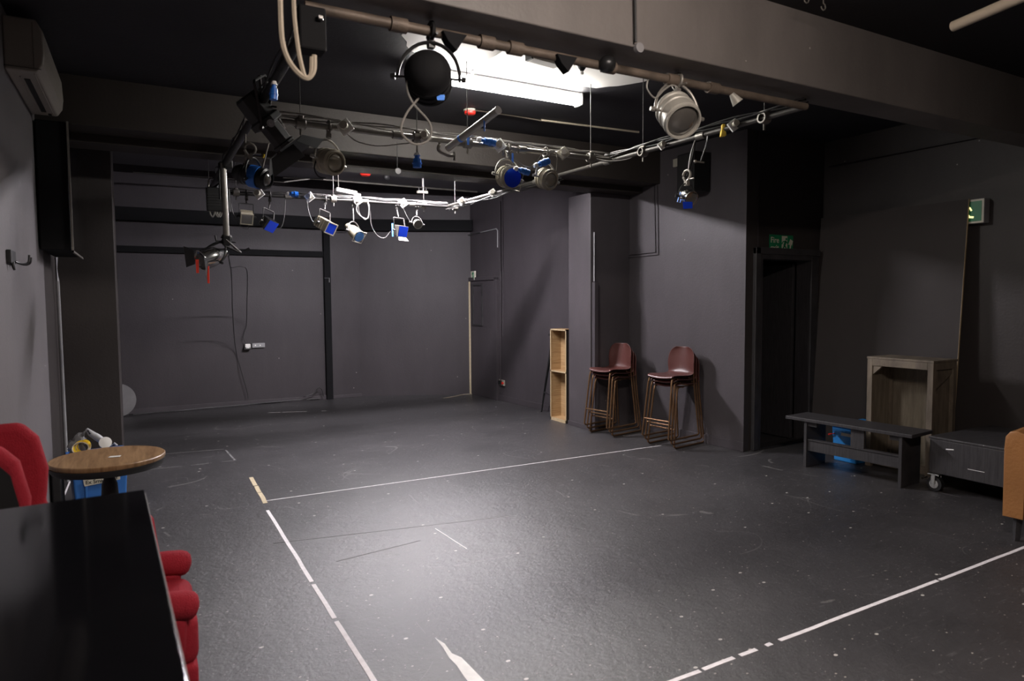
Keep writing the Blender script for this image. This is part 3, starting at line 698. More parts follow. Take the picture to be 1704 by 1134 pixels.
# pointed clamps on front bar
for x,y,l in ((752,72,'left of the bare ceiling patch'),(938,102,'in front of the bare ceiling patch')):
    c=onY(x,y,2.72); c.z=RZ
    single('pennant_clamp',MB().prism([c+V((-.055,-.03,.0)),c+V((.06,-.03,.0)),c+V((.035,-.03,-.035)),c+V((.01,-.03,-.075)),c+V((-.03,-.03,-.04))],(0,.05,0)),'void','black pointed clamp under the front bar '+l,'clamp',c,smooth=False,bevel=.003)
c=V((onY(1010,108,2.7).x,2.70,RZ))
t=thing('cable_boss','black round boss clamped on the front bar right of centre','clamp',c); MB().sph(c,.045,(1,1,.9)).build('boss','blackm',t)
c=barpoint(1215,155,'f')
t=thing('conical_fitting','small pale conical fitting under the right end of the front bar','fitting',c)
MB().lathe(c+V((-.01,-.02,-.02)),(.4,-.2,-.6),[(0,.0),(0,.014),(.06,.032),(.06,0)],16).build('cone','dial',t)
# rod and disc pendant in front of big beam
t=thing('pendant_disc','black rod with grey disc fixed to the face of the wide front beam','beam fitting',onY(1060,40,2.56))
MB().cyl(onY(1056,-60,2.55),onY(1058,70,2.55),.006,n=10).build('rod','black',t)
c=onY(1063,80,2.55); MB().cyl(c+V((0,-.01,0)),c+V((0,.012,0)),.023,n=24).build('disc','disc',t)
# pendant at rear: black rod & ball
t=thing('pendant_disc','thin black rod with round knob hanging from the double beam','beam fitting',onY(661,230,6.4))
MB().cyl(onY(661,236,6.1),onY(661,280,6.1),.004,n=8).build('rod','black',t)
c=onY(662,285,6.1); MB().cyl(c+V((0,-.01,0)),c+V((0,.01,0)),.028,n=20).build('disc','disc',t)
# ceiling bits
def ceilpt(x,y,z): return onZ(x,y,z)
c=ceilpt(782,183,ZM); t=thing('smoke_detector','round red detector base on the middle ceiling','smoke detector',c)
MB().lathe(c,(0,0,-1),[(0,0),(0,.06),(.012,.06),(.016,.05)],24).build('base','cream',t)
MB().lathe(c,(0,0,-1),[(.012,.052),(.035,.050),(.045,.035),(.045,0)],24).build('head','redplastic',t)
c=ceilpt(608,289,ZR); t=thing('smoke_detector','red detector on the rear ceiling near the conduit','smoke detector',c)
MB().lathe(c,(0,0,-1),[(0,0),(0,.07),(.012,.07),(.03,.055),(.04,0)],24).build('head','redplastic',t)
c=ceilpt(643,292,ZR); t=thing('dome_camera','small black dome fitting on the rear ceiling','ceiling fitting',c)
MB().sph(c+V((0,0,-.02)),.05).build('dome','black',t)
# conduits on ceilings
def conduit(label,pts,r=.008,m='steel',name='conduit',cat='conduit'):
    sp=[V(p) for p in pts]; return single(name,MB().tube(sp,r,8),m,label,cat,sp[0])
conduit('pale conduit crossing the middle ceiling from the red detector',[ceilpt(790,183,ZM-.008),ceilpt(900,200,ZM-.008),ceilpt(1063,220,ZM-.008)],.010,'hose')
conduit('conduit on the bare ceiling patch leading to the lit tube',[ceilpt(842,82,ZM-.012),ceilpt(786,121,ZM-.012)],.012,'white')
conduit('bright steel conduit crossing the rear ceiling',[V((1.70,9.42,ZR-.03)),V((2.23,9.42,ZR-.015)),V((4.58,9.42,ZR-.015))],.013,'steel')
conduit('grey conduit continuing left across the rear ceiling',[V((.95,9.42,ZR-.10)),V((1.71,9.42,ZR-.09)),V((2.05,9.42,ZR-.02))],.010,'greycable')
conduit('thin grey ledge line along the left of the rear ceiling',[V((-.05,9.42,ZR-.11)),V((.95,9.42,ZR-.10))],.008,'greycable')
# projector box on rear rig
c=onY(574,320,8.4); t=thing('ceiling_unit','off white box unit hung under the rear ceiling behind the bar','ceiling unit',c)
R=Matrix.Rotation(.12,3,'Y')
MB().box(c,(.26,.20,.05),R).box(c+V((.13,0,-.03)),(.10,.18,.035),R).build('casing','white',t,smooth=False,bevel=.012)
MB().cyl(c+V((-.08,0,0)),c+V((-.08,0,ZR-c.z)),.006,n=8).build('bracket','steel',t)
c=onY(703,320,8.3); t=thing('cream_fitting','cream ceiling fitting with two prongs under the rear ceiling','ceiling fitting',c)
MB().box(c,(.14,.06,.035)).build('casing','cream',t,smooth=False,bevel=.008)
for dx in (-.05,.0,.05): MB().cyl(c+V((dx,0,0)),c+V((dx,0,.06)),.006,n=8).build('prong','blackm',t)
MB().cyl(c,V((c.x,c.y,ZR)),.005,n=8).build('stem','steel',t)
# ceiling fitting near tube
c=ceilpt(905,100,ZM-.03); t=thing('ceiling_fitting','off white wedge shaped fitting on the bare ceiling patch','ceiling fitting',c)
MB().box(c,(.26,.09,.05),rotz(.15)).build('casing','cream',t,smooth=False,bevel=.006)
MB().box(c+V((-.13,-.02,.0)),(.02,.07,.052),rotz(.15)).build('end_cap','blackm',t,smooth=False)
c=ceilpt(968,112,ZM-.02); t=thing('lamp_holder','small black bulb holder on the ceiling right of the bare patch','lamp holder',c)
MB().lathe(c+V((0,0,.02)),(0,0,-1),[(0,0),(0,.045),(.02,.035),(.05,.012),(.05,0)],16).build('holder','black',t)
MB().sph(c+V((0,0,-.04)),.016).build('bulb','white',t)
# near ceiling hooks and pipe
for x,y,l in ((1370,10,'right one of two small hooks under the near ceiling'),(1342,-2,'left one of two small hooks under the near ceiling')):
    c=onY(x,y,2.40); t=thing('ceiling_hook',l,'hook',c)
    pts=[c+V((0,0,ZN-c.z)),c+V((0,0,.03))]+[c+V((.018*math.sin(a),0,.018*math.cos(a)-.004)) for a in [math.radians(k) for k in (0,45,90,135,180,225,265)]]
    MB().tube(pts,.0035,8).build('hook','steel',t)
t=thing('near_pole','beige pole end jutting below the near ceiling at the right','pole',onZ(1590,45,2.9))
a=onZ(1586,44,2.9);b=onZ(1740,-22,2.9)
MB().cyl(a,b,.024,n=20).build('tube','hose',t)
MB().cyl(b+V((0,0,0)),V((b.x,b.y,ZN)),.008,n=8).build('hanger','steel',t)
# ================================================================== LEFT WALL
p0=onX(6,104,XL);p1=onX(52,198,XL)
y0,y1,zb=p0.y,p1.y,(p0.z+p1.z)/2
t=thing('air_conditioner','off white wall air conditioner high on the left wall','air conditioner',(XL,(y0+y1)/2,zb))
D=.20; Hh=.31
def acprof(y):
    return [V((XL,y,zb)),V((XL+D*.80,y,zb+.0)),V((XL+D*.96,y,zb+.05)),V((XL+D,y,zb+.12)),V((XL+D*.97,y,zb+Hh*.8)),V((XL+D*.8,y,zb+Hh)),V((XL,y,zb+Hh))]
MB().prism(acprof(y0),(0,y1-y0,0)).build('casing','ac',t,smooth=False,bevel=.012,seg=3)
ym=(y0+y1)/2
MB().mm((XL+.075,y0+.16,zb-.004),(XL+.105,y1-.12,zb+.004)).build('outlet_slot','slot',t,smooth=False)
MB().mm((XL+.058,y0+.12,zb-.005),(XL+.064,y1-.08,zb+.004)).mm((XL+.138,y0+.03,zb-.004),(XL+.143,y1-.03,zb+.004)).build('louvre','ac',t,smooth=False)
MB().mm((XL+.0,y0-.004,zb+.02),(XL+D*.9,y0+.006,zb+.022)).mm((XL+D*.72,y0-.003,zb+.02),(XL+D*.725,y0+.004,zb+Hh-.02)).build('seam','slot',t,smooth=False)
MB().box((XL+.12,y1-.06,zb-.003),(.02,.03,.006)).build('indicator','slot',t,smooth=False)
# TV
t=thing('television','black flat television on the left wall seen edge on beside the column','television',(XL,6.4,2.0))
MB().mm((XL+.01,6.02,2.0),(-.455,6.90,2.95)).build('casing','void',t,smooth=False,bevel=.01)
MB().mm((-.456,6.03,2.01),(-.448,6.89,2.94)).build('screen','screen',t,smooth=False)
MB().mm((-.452,6.0,1.985),(-.440,6.92,2.0)).mm((-.452,6.0,1.985),(-.440,6.02,2.95)).build('bezel','steel',t,smooth=False)
MB().mm((XL-.01,6.3,2.2),(XL+.02,6.6,2.7)).build('wall_bracket','blackm',t,smooth=False)
# conduit at column corner
conduit('grey painted conduit running down beside the left column',[(XL+.02,6.95,2.0),(XL+.02,6.98,1.8),(XL+.02,7.0,1.75),(XL+.02,7.05,0.02)],.013,'greyplastic')
conduit('short pale floor strip at the foot of the left wall',[(XL+.03,7.1,.006),(XL+.03,6.3,.006)],.007,'tape',name='floor_strip',cat='strip')
# coat hooks
hp=onX(14,428,XL); t=thing('coat_hook','black double coat hook on the grey left wall','coat hook',hp)
MB().box(hp+V((.012,0,0)),(.025,.16,.075)).build('backplate','black',t,smooth=False,bevel=.004)
for dy,up in ((.10,.0),(.03,.01)):
    q=hp+V((.02,dy,-.02))
    pts=[q,q+V((.02,.03,-.012)),q+V((.045,.06,-.014)),q+V((.06,.075,.0)),q+V((.064,.08,.03+up))]
    MB().tube(smoothpath(pts,4),.006,8).build('hook','blackm',t)
MB().cyl(hp+V((.02,-.03,-.03)),hp+V((.03,-.03,-.075)),.012,.006,n=10).build('lower_peg','black',t)
# ================================================================== BACK WALL ITEMS
def bw(px,py,d=.0): return onY(px,py,11.13-d)
t=thing('wall_socket','dark double wall socket with plug on the back wall','socket',bw(423,577))
MB().box(bw(430,575,.02),(.19,.04,.07)).build('socket_plate','greyplastic',t,smooth=False,bevel=.006)
MB().box(bw(412,577,.045),(.085,.07,.085)).build('plug','white',t,smooth=False,bevel=.015)
MB().box(bw(411,580,.05),(.10,.06,.05)).build('plug_base','black',t,smooth=False,bevel=.01)
for x in (425,433): MB().box(bw(x,575,.042),(.018,.006,.018)).build('switch','white',t,smooth=False)
t=thing('wall_bracket','small pale metal bracket on the dark rear post','bracket',bw(543,466,.09))
MB().tube([bw(540,463,.10),bw(548,463,.10),bw(548,470,.10)],.006,6).build('bracket','greyplastic',t)
t=thing('wall_cleat','small black cleat on the back wall above head height','cleat',bw(662,430))
MB().box(bw(662,430,.02),(.15,.03,.02),Matrix.Rotation(.15,3,'Y')).build('cleat','black',t,smooth=False,bevel=.005)
# cables trailing along base of back wall
cablething('dark cable trailing along the foot of the back wall',[onZ(x,y,.02)+V((0,-.06,0)) for x,y in ((215,690),(260,686),(300,683),(340,679),(400,674),(450,669),(500,665),(530,663))],'cable',.010)
cablething('loose black cable hump beside the rear post',[onY(x,y,11.02) for x,y in ((505,661),(522,655),(529,646),(535,648),(538,660))],'cable',.007)
cablething('pale frayed cable at the foot of the rear fire door',[onZ(x,y,.01) for x,y in ((738,663),(757,660),(770,657),(785,656))],'hose',.007)
# disc leaning behind column
c=V((-.365,10.85,.24))
t=single('round_board',MB().cyl(c,c+V((0,.02,0)),.235,n=40),'disc','grey round board leaning behind the left column','board',c)
t.location.z=.242; t.rotation_euler=(-.12,0,0)
# ================================================================== RIGHT WALLS
def rw(px,py,X): return onX(px,py,X)
t=thing('exit_sign','small green and white exit sign over the rear fire door','exit sign',rw(789,474,4.90))
c=V((4.905,10.26,2.03)); MB().box(c,(.03,.17,.15),rotz(-.07)).build('panel','signwhite',t,smooth=False,bevel=.004)
MB().box(c+V((-.017,-.015,0)),(.004,.07,.11),rotz(-.07)).build('green_field','green',t,smooth=False)
MB().box(c+V((-.020,-.03,.01)),(.003,.03,.012),rotz(-.07)).box(c+V((-.020,.005,-.02)),(.003,.012,.05),rotz(-.07)).build('arrow','signwhite',t,smooth=False)
conduit('thin pale conduit along the rear wall under the black band',[bw(560,387,.03),bw(600,388,.03),bw(640,390,.03)],.008,'greyplastic')
conduit('pale conduit crossing the top corner and dropping down the rear right wall',[V((4.86,10.36,2.72)),onX(800,387,4.93),onX(826,381,4.97),onX(828,384,4.975),onX(828,412,4.98)],.009,'greyplastic')
conduit('twin black conduit running down the rear right wall',[onX(832,335,4.96),onX(833,450,4.97),onX(833,636,4.97)],.011,'wall')
conduit('second black conduit down the rear right wall beside the first',[onX(836,318,4.98),onX(837,450,4.99),onX(837,560,4.99)],.008,'wall')
conduit('thin conduit across the top of the rear right wall',[onX(833,312,4.97),onX(845,306,4.98),onX(858,302,4.98)],.008,'greyplastic')
t=thing('wall_socket','cream double socket with red button low on the rear right wall','socket',rw(836,637,5.0))
c=rw(835,637,4.985); MB().box(c,(.03,.20,.09),rotz(-.07)).build('socket_plate','cream',t,smooth=False,bevel=.006)
for dy in (.05,-.01): MB().box(c+V((-.02,dy,0)),(.02,.045,.06),rotz(-.07)).build('insert','black',t,smooth=False)
MB().cyl(c+V((-.015,-.08,.0)),c+V((-.04,-.08,0)),.02,n=14).build('red_button','redplastic',t)
def mw(px,py): 
    v=ray(px,py); # stool wall plane from (5.36,6.7) to (5.475,4.93)
    p0=V((5.36,6.7,0));d=V((.115,-1.77,0)); n=V((-d.y,d.x,0)).normalized()
    tt=(p0-CAM).dot(n)/v.dot(n); return CAM+v*tt-n*.012
conduit('pale conduit on the corner of the pier',[V((4.80,6.655,2.42)),V((4.80,6.655,1.83))],.010,'disc')
single('painted_board',MB().prism([mw(998,458),mw(1040,458),mw(1040,706),mw(998,700)],(-.012,0,0)),'wallfront','flat brown black board on the wall between the pier and the left stool stack','board',mw(1020,600),smooth=False)
single('boxed_pipe',MB().mm((4.785,6.62,0),(4.84,6.68,1.82)),'wall','tall boxed pipe casing against the front of the pier','pipe casing',(4.81,6.65,0),smooth=False,bevel=.005)
conduit('black conduit dropping down the middle right wall and turning left',[mw(1088,245),mw(1091,420),mw(1030,426)],.010,'wall')
conduit('second black conduit beside the dropping one on the middle right wall',[mw(1094,260),mw(1096,424),mw(1034,430)],.008,'wall')
t=thing('switch_box','black double switch box beside the pier on the middle right wall','switch box',mw(1018,432))
MB().box(mw(1011,431),(.05,.10,.11)).box(mw(1024,433),(.05,.09,.09)).build('box','black',t,smooth=False,bevel=.005)
conduit('short black conduit below the switch box',[mw(1022,445),mw(1026,600)],.008,'wall')
t=thing('loudspeaker','black loudspeaker fixed high on the middle right wall','loudspeaker',mw(1165,290))
c=mw(1166,290)+V((-.10,0,0)); MB().box(c,(.22,.28,.42),rotz(-.06)).build('cabinet','black',t,smooth=False,bevel=.01)
MB().box(c+V((-.112,0,0)),(.008,.25,.38),rotz(-.06)).build('grille','cable',t,smooth=False)
t=thing('switch_plate','pale switch plate high on the middle right wall','switch plate',mw(1127,271))
MB().box(mw(1127,271),(.02,.10,.09)).build('plate','cream',t,smooth=False,bevel=.004)
# sign over doorway
c=onY(1300,407,4.975)
t=thing('exit_sign','paint spattered green fire exit sign over the open doorway','exit sign',c)
W_,Hs=.37,.20
MB().box(c,(W_,.006,Hs)).build('panel','green',t,smooth=False)
yy_=4.968
text('Fire','word_fire','signwhite',(c.x-.175,yy_,c.z+.015),(1,0,0),(0,0,1),.085,parent=t,bold=.001)
text('exit','word_exit','signwhite',(c.x-.175,yy_,c.z-.065),(1,0,0),(0,0,1),.085,parent=t,bold=.001)
def running_man(t,o,x,u,n,s,m='signwhite',name='running_figure'):
    o=V(o);x=V(x);u=V(u);n=V(n)
    def P(a,b): return o+x*(a*s)+u*(b*s)
    mb=MB(); mb.cyl(P(.15,.86)-n*.001,P(.15,.86)+n*.001,.09*s,n=14)
    for pts,w in (([(.10,.72),(-.05,.38)],.10),([(-.05,.38),(.16,.22),(.12,-.02)],.055),([(-.05,.38),(-.18,.14),(-.42,.10)],.055),([(.10,.70),(.30,.55),(.42,.62)],.042),([(.06,.70),(-.20,.66),(-.30,.48)],.042)):
        for (a,b),(c2,d) in zip(pts,pts[1:]):
            A=P(a,b);B=P(c2,d); dd=(B-A).normalized(); pn=dd.cross(n).normalized()*w*s
            mb.prism([A+pn-n*.001,B+pn-n*.001,B-pn-n*.001,A-pn-n*.001],n*.002)
    return mb.build(name,m,t,smooth=False)
MB().box((c.x+.045,yy_+.001,c.z),(.085,.003,.18)).build('door_symbol','signwhite',t,smooth=False)
running_man(t,(c.x+.045,yy_-.003,c.z-.07),(1,0,0),(0,0,1),(0,-1,0),.15,'green')
MB().prism([V((c.x+a,yy_,c.z+b)) for a,b in ((.10,-.0),(.135,.06),(.175,.04),(.16,-.01),(.15,.01),(.14,-.06),(.125,-.06),(.128,.0))],(0,-.002,0)).build('arrow','signwhite',t,smooth=False)
MB().box((c.x-.04,yy_,c.z-Hs/2+.006),(.29,.003,.010)).build('white_border','signwhite',t,smooth=False)
# boards leaning on the right wall
def leanboard(label,y0,y1,x_top,x_bot,h,name='stage_board',edge=True):
    t=thing(name,label,'board',((x_bot),(y0+y1)/2,0),0,'tall black boards leaning on the right wall')
    th=.018
    P=[V((x_bot,y0,0)),V((x_bot+th,y0,0)),V((x_top+th,y0,h)),V((x_top,y0,h))]
    MB().prism(P,(0,y1-y0,0)).build('panel','board',t,smooth=False)
    if not edge: MB().prism([P[0]+V((-.002,0,.3)),P[0]+V((0,0,.3)),P[3]+V((0,0,0)),P[3]+V((-.002,0,0))],(0,.006,0)).build('pale_edge','pale',t,smooth=False)
    if edge:
        Q=[p+V((0,-.003,0)) for p in P]; MB().prism(Q,(0,.003,0)).build('pale_edge','pale',t,smooth=False)
    return t
yE=onX(1612,325,6.635).y
leanboard('large black board leaning on the right wall beside the hanging exit sign',yE,yE+1.22,6.635,6.47,2.50)
leanboard('large black board leaning on the right wall next to the doorway corner',yE+1.235,4.94,6.665,6.50,2.50,edge=True)
conduit('thin black conduit high along the right wall above the boards',[V((6.735,4.9,3.06)),V((6.735,2.2,3.05))],.010,'wall')
# illuminated exit box
c=V((6.705,onX(1638,350,6.66).y+.17,2.385))
t=thing('exit_light','illuminated box exit sign with running figure on the right wall','exit light',c)
MB().box(c,(.09,.34,.22)).build('case','greyplastic',t,smooth=False,bevel=.006)
MB().box(c+V((-.047,0,0)),(.004,.335,.215)).build('white_border','signwhite',t,smooth=False)
MB().box(c+V((-.050,0,0)),(.004,.30,.18)).build('green_field','green',t,smooth=False)
M['lit']=mat('lit_figure',(.7,.65,.4),.4,emis=(1,.85,.35),estr=.25)
running_man(t,c+V((-.054,-.02,-.07)),(0,1,0),(0,0,1),(-1,0,0),.16,'lit')
# ================================================================== FURNITURE
# stools
def make_stool():
    t=thing('bar_stool','x','bar stool',(0,0,0))
    sw=.19; r=.0105   # local: front = -Y... seat faces -Y, origin on floor centre
    for s in (-1,1):
        top=.66
        pts=[(s*.165,-.17,top),(s*.20,-.255,.10),(s*.205,-.265,.03),(s*.205,-.245,.012),(s*.205,.20,.012),(s*.205,.235,.03),(s*.20,.225,.10),(s*.17,.15,top-.02),(s*.165,.13,top)]
        loop=smoothpath([(s*.165,.10,top+.0)]+[(s*.165,-.13,top)]+pts[0:1],3)
        mb=MB().tube([(s*.14,.12,top),(s*.15,-.15,top),(s*.155,-.188,top-.012),(s*.158,-.20,top-.05),(s*.178,-.268,.06),(s*.18,-.270,.028),(s*.18,-.245,.012),(s*.18,.225,.012),(s*.18,.252,.028),(s*.178,.248,.06),(s*.155,.185,top-.05),(s*.15,.185,top+.08)],r,10)
        mb.build('side_frame','bronze',t,world=False)
    MB().cyl((-.172,-.250,.21),(.172,-.250,.21),.009,n=10).build('foot_rest','bronze',t,world=False)
    MB().cyl((-.16,-.10,.655),(.16,-.10,.655),.009,n=10).cyl((-.16,.10,.655),(.16,.10,.655),.009,n=10).build('cross_rail','bronze',t,world=False)
    # one piece shell: seat + back, as grid
    prof=[(-.205,.655),(-.20,.672),(-.17,.683),(-.10,.680),(0,.672),(.09,.668),(.14,.675),(.172,.70),(.188,.74),(.198,.80),(.208,.87),(.218,.93),(.224,.965),(.226,.985)]
    wid=[.160,.175,.185,.190,.190,.185,.178,.174,.176,.18,.178,.163,.13,.09]
    P=[]
    for (y,z),w in zip(prof,wid):
        row=[]
        for j in range(-6,7):
            f=j/6; 
            if z<.69: dz=.016*f*f; dy=0
            else: dz=0; dy=-.045*f*f*min(1,(z-.69)/.08)
            row.append((w*f,y+dy,z+dz))
        P.append(row)
    MB().grid(P).build('seat_shell','plastic_brown',t,world=False,solid=.009,sub=1)
    return t
st=make_stool()
def stackpos(fl_,fr_):
    a=onZ(*fl_);b=onZ(*fr_); x=(b-a); ang=math.atan2(x.y,x.x)   # local +X from left foot to right foot as seen (front faces -Y local)
    return a,b,ang
first=True
for si,(l,r_,desc) in enumerate((((985,720),(1020,727),'in the left stack by the pier'),((1081,739),(1124,748),'in the right stack nearer the doorway'))):
    a,b,ang=stackpos(l,r_)
    x=V((math.cos(ang),math.sin(ang),0)); back=V((-x.y,x.x,0))
    mid_=(a+b)/2+back*.245
    for k,pos in enumerate(('bottom','middle','top')):
        o=st if first else dup(st,(0,0,0),0,'')
        first=False
        o.location=mid_-back*(.047*k)+V((0,0,.047*k)); o.rotation_euler=(0,0,ang)
        o['label']='brown plastic bar stool, %s one %s'%(pos,desc); o['group']='stacked brown bar stools by the right wall'
# narrow shelf unit
x0,x1,ya,yb,hh=4.765,4.935,7.215,7.60,1.225
t=thing('shelf_unit','tall narrow raw wood shelf box with black sides beside the pier','shelf unit',(x0,(ya+yb)/2,0),0)
sh=MB
MB().mm((x0,ya,0),(x1,ya+.016,hh)).build('side_panel','board',t,smooth=False)
MB().mm((x0,yb-.016,0),(x1,yb,hh)).build('side_panel','pine',t,smooth=False)
MB().mm((x0,ya,hh-.016),(x1,yb,hh)).build('top_panel','pine',t,smooth=False)
MB().mm((x0,ya+.016,.02),(x1,yb-.016,.04)).build('bottom_panel','pine',t,smooth=False)
MB().mm((x1-.012,ya+.016,.04),(x1,yb-.016,hh-.016)).build('back_panel','pine',t,smooth=False)
MB().mm((x0,ya+.016,.655),(x1-.012,yb-.016,.672)).build('shelf','pine',t,smooth=False)
MB().mm((x0-.004,ya,0),(x0,ya+.018,hh)).mm((x0-.004,yb-.018,0),(x0,yb,hh)).mm((x0-.004,ya,hh-.018),(x0,yb,hh)).mm((x0-.004,ya,.655),(x0,yb,.672)).mm((x0-.004,ya,.0),(x0,yb,.04)).build('front_edging','pale',t,smooth=False)
# black stepladder behind it
t=thing('step_ladder','black folding step stool standing behind the narrow shelf unit','step stool',(4.92,7.8,0))
A=onZ(901,686); tp=V((4.90,7.74,1.12))
MB().tube([A,tp],[.012,.026],6).build('front_rail','black',t,smooth=False)
MB().tube([(4.80,7.64,0),tp+V((-.02,-.06,0))],[.012,.026],6).build('front_rail','black',t,smooth=False)
MB().tube([(5.02,7.80,0),tp+V((.05,0,0))],[.012,.02],6).build('rear_rail','black',t,smooth=False)
MB().tube([A.lerp(tp,.27),V((4.80,7.64,0)).lerp(tp,.27)],.012,6).build('cross_bar','black',t,smooth=False)
MB().box(tp+V((.02,-.03,.01)),(.14,.16,.03)).build('top_step','black',t,smooth=False)
# bench
bx0,bx1,by0,by1,bz=5.50,5.82,3.22,4.29,.47
t=thing('bench','low black painted wooden bench in front of the blue box','bench',((bx0+bx1)/2,(by0+by1)/2,0))
MB().mm((bx0-.02,by0-.0,bz-.03),(bx1+.02,by1+.10,bz)).build('seat_board','blackwood',t,smooth=False,bevel=.004)
for y in (by0+.10,by1-.10):
    MB().mm((bx0+.0,y-.014,0),(bx1,y+.014,bz-.03)).build('leg','blackwood',t,smooth=False,bevel=.003)
MB().mm((bx0+.02,by0+.1,.16),(bx0+.045,by1-.1,.27)).build('front_rail','blackwood',t,smooth=False,bevel=.003)
MB().mm((bx0+.01,by0+.1,.262),(bx0+.06,by1-.1,.272)).build('rail_cap','blackwood',t,smooth=False)
ymid=3.70
MB().mm((bx0+.02,ymid-.06,.27),(bx0+.045,ymid+.06,bz-.03)).build('centre_post','blackwood',t,smooth=False)
for y in (by0+.155,by1-.155): MB().mm((bx0+.02,y-.045,bz-.075),(bx0+.06,y+.045,bz-.03)).build('corner_block','blackwood',t,smooth=False)
t.rotation_euler=(0,0,.085)
# blue box with lid behind bench
t=thing('storage_box','bright blue plastic box behind the black bench','storage box',(6.20,4.11,0),0)
c=V((6.20,4.11,0))
def frust(mb,c,w0,d0,w1,d1,z0,z1,rz=0):
    R=rotz(rz)
    A=[c+R@V((i*w0/2,j*d0/2,z0)) for i,j in ((-1,-1),(1,-1),(1,1),(-1,1))]; B=[c+R@V((i*w1/2,j*d1/2,z1)) for i,j in ((-1,-1),(1,-1),(1,1),(-1,1))]
    VA=[mb.bm.verts.new(p) for p in A];VB_=[mb.bm.verts.new(p) for p in B]
    mb.bm.faces.new(VA[::-1]);mb.bm.faces.new(VB_)
    for i in range(4): mb.bm.faces.new((VA[i],VA[(i+1)%4],VB_[(i+1)%4],VB_[i]))
    return mb
frust(MB(),c,.46,.24,.50,.27,0.0,.34).build('tub','bluebox',t,smooth=False,bevel=.012)
MB().box(c+V((0,0,.352)),(.53,.30,.022)).build('lid','bluebox',t,smooth=False,bevel=.006)
MB().box(c+V((-.250,-.03,.275)),(.006,.12,.030)).build('label','signwhite',t,smooth=False)
MB().tube([c+V((-.25,.10,.27)),c+V((-.27,.13,.26)),c+V((-.26,.16,.25))],.008,8).build('red_clip','redplastic',t)
# wooden crate frame
cx0,cx1,cy0,cy1,cz=6.03,6.40,3.33,3.94,1.05
t=thing('timber_crate','open backed grey stained timber crate standing on end behind the bench','crate',((cx0+cx1)/2,(cy0+cy1)/2,0))
w=.05
for (x,y) in ((cx0,cy0),(cx0,cy1-w),(cx1-w,cy0),(cx1-w,cy1-w)):
    MB().mm((x,y,0),(x+w,y+w,cz-.02)).build('post','cratewood',t,smooth=False,bevel=.003)
MB().mm((cx0,cy0+w,cz-.085),(cx0+.03,cy1-w,cz-.02)).build('front_rail','cratewood',t,smooth=False,bevel=.003)
MB().mm((cx0,cy0+w,.03),(cx0+.03,cy1-w,.10)).build('bottom_rail','cratewood',t,smooth=False,bevel=.003)
MB().mm((cx0+w,cy0,cz-.085),(cx1-w,cy0+.03,cz-.02)).build('side_rail','cratewood',t,smooth=False,bevel=.003)
MB().mm((cx0-.004,cy0-.004,cz-.02),(cx1+.004,cy1+.004,cz)).build('top_board','cratewood',t,smooth=False,bevel=.003)
MB().mm((cx1-.03,cy0+w,.0),(cx1-.018,cy1-w,cz-.02)).build('back_board','plypanel',t,smooth=False)
MB().mm((cx0+.05,cy1-.022,.0),(cx1-w,cy1-.010,cz-.02)).build('side_board','plypanel',t,smooth=False)
MB().mm((cx0+w,cy0+.032,.0),(cx1-w,cy0+.044,cz-.16)).build('side_board','cratewood',t,smooth=False)
MB().prism([V((cx0+w,cy0+.015,cz-.085)),V((cx0+w,cy0+.015,cz-.25)),V((cx0+w+.04,cy0+.015,cz-.25)),V((cx1-w,cy0+.015,cz-.13)),V((cx1-w,cy0+.015,cz-.085))],(0,.012,0)).build('corner_brace','cratewood',t,smooth=False)
MB().prism([V((cx0+.01,cy1-w,cz-.085)),V((cx0+.01,cy1-w,cz-.17)),V((cx0+.01,cy1-w-.09,cz-.085))],(.03,0,0)).build('corner_block','cratewood',t,smooth=False)
# rostrum on castors
ry0,ry1=2.47,3.16; rx0,rx1=5.70,6.62
t=thing('wheeled_rostrum','low black scuffed platform on castors between bench and tan armchair','platform',(6.1,2.6,0))
MB().mm((rx0,ry0,.15),(rx1,ry1,.435)).build('box','blackwood',t,smooth=False,bevel=.006)
MB().mm((rx0-.006,ry0,.435),(rx1,ry1+.006,.455)).build('top_board','blackwood',t,smooth=False,bevel=.004)
MB().box((rx0-.001,3.00,.37),(.002,.06,.008),Matrix.Rotation(-.12,3,'X')).box((rx0-.001,2.80,.24),(.002,.12,.003)).build('scrape','scrape',t,smooth=False)
for (x,y) in ((rx0+.01,ry1-.05),(rx0+.45,ry0+.1),(rx1-.1,ry1-.1),(rx1-.1,ry0+.1)):
    ca=MB().cyl((x-.022,y,.062),(x+.022,y,.062),.060,n=24).build('castor','black',t)
    MB().cyl((x-.026,y,.062),(x+.026,y,.062),.036,n=20).build('hub','silver',ca)
    MB().mm((x-.034,y-.012,.06),(x-.028,y+.022,.145)).mm((x+.028,y-.03,.06),(x+.034,y+.03,.145)).mm((x-.04,y-.045,.138),(x+.04,y+.045,.150)).build('fork','silver',ca,smooth=False,bevel=.004)
    MB().tube([(x-.03,y+.05,.11),(x-.035,y+.09,.09)],.010,8).build('brake','silver',ca)
# tan armchair
fx=V((-1,-.10,0)).normalized()
t=thing('leather_armchair','tan leather tub armchair cut by the right edge of the photo','armchair',(5.32,1.92,0),math.atan2(fx.y,fx.x)+PI/2)
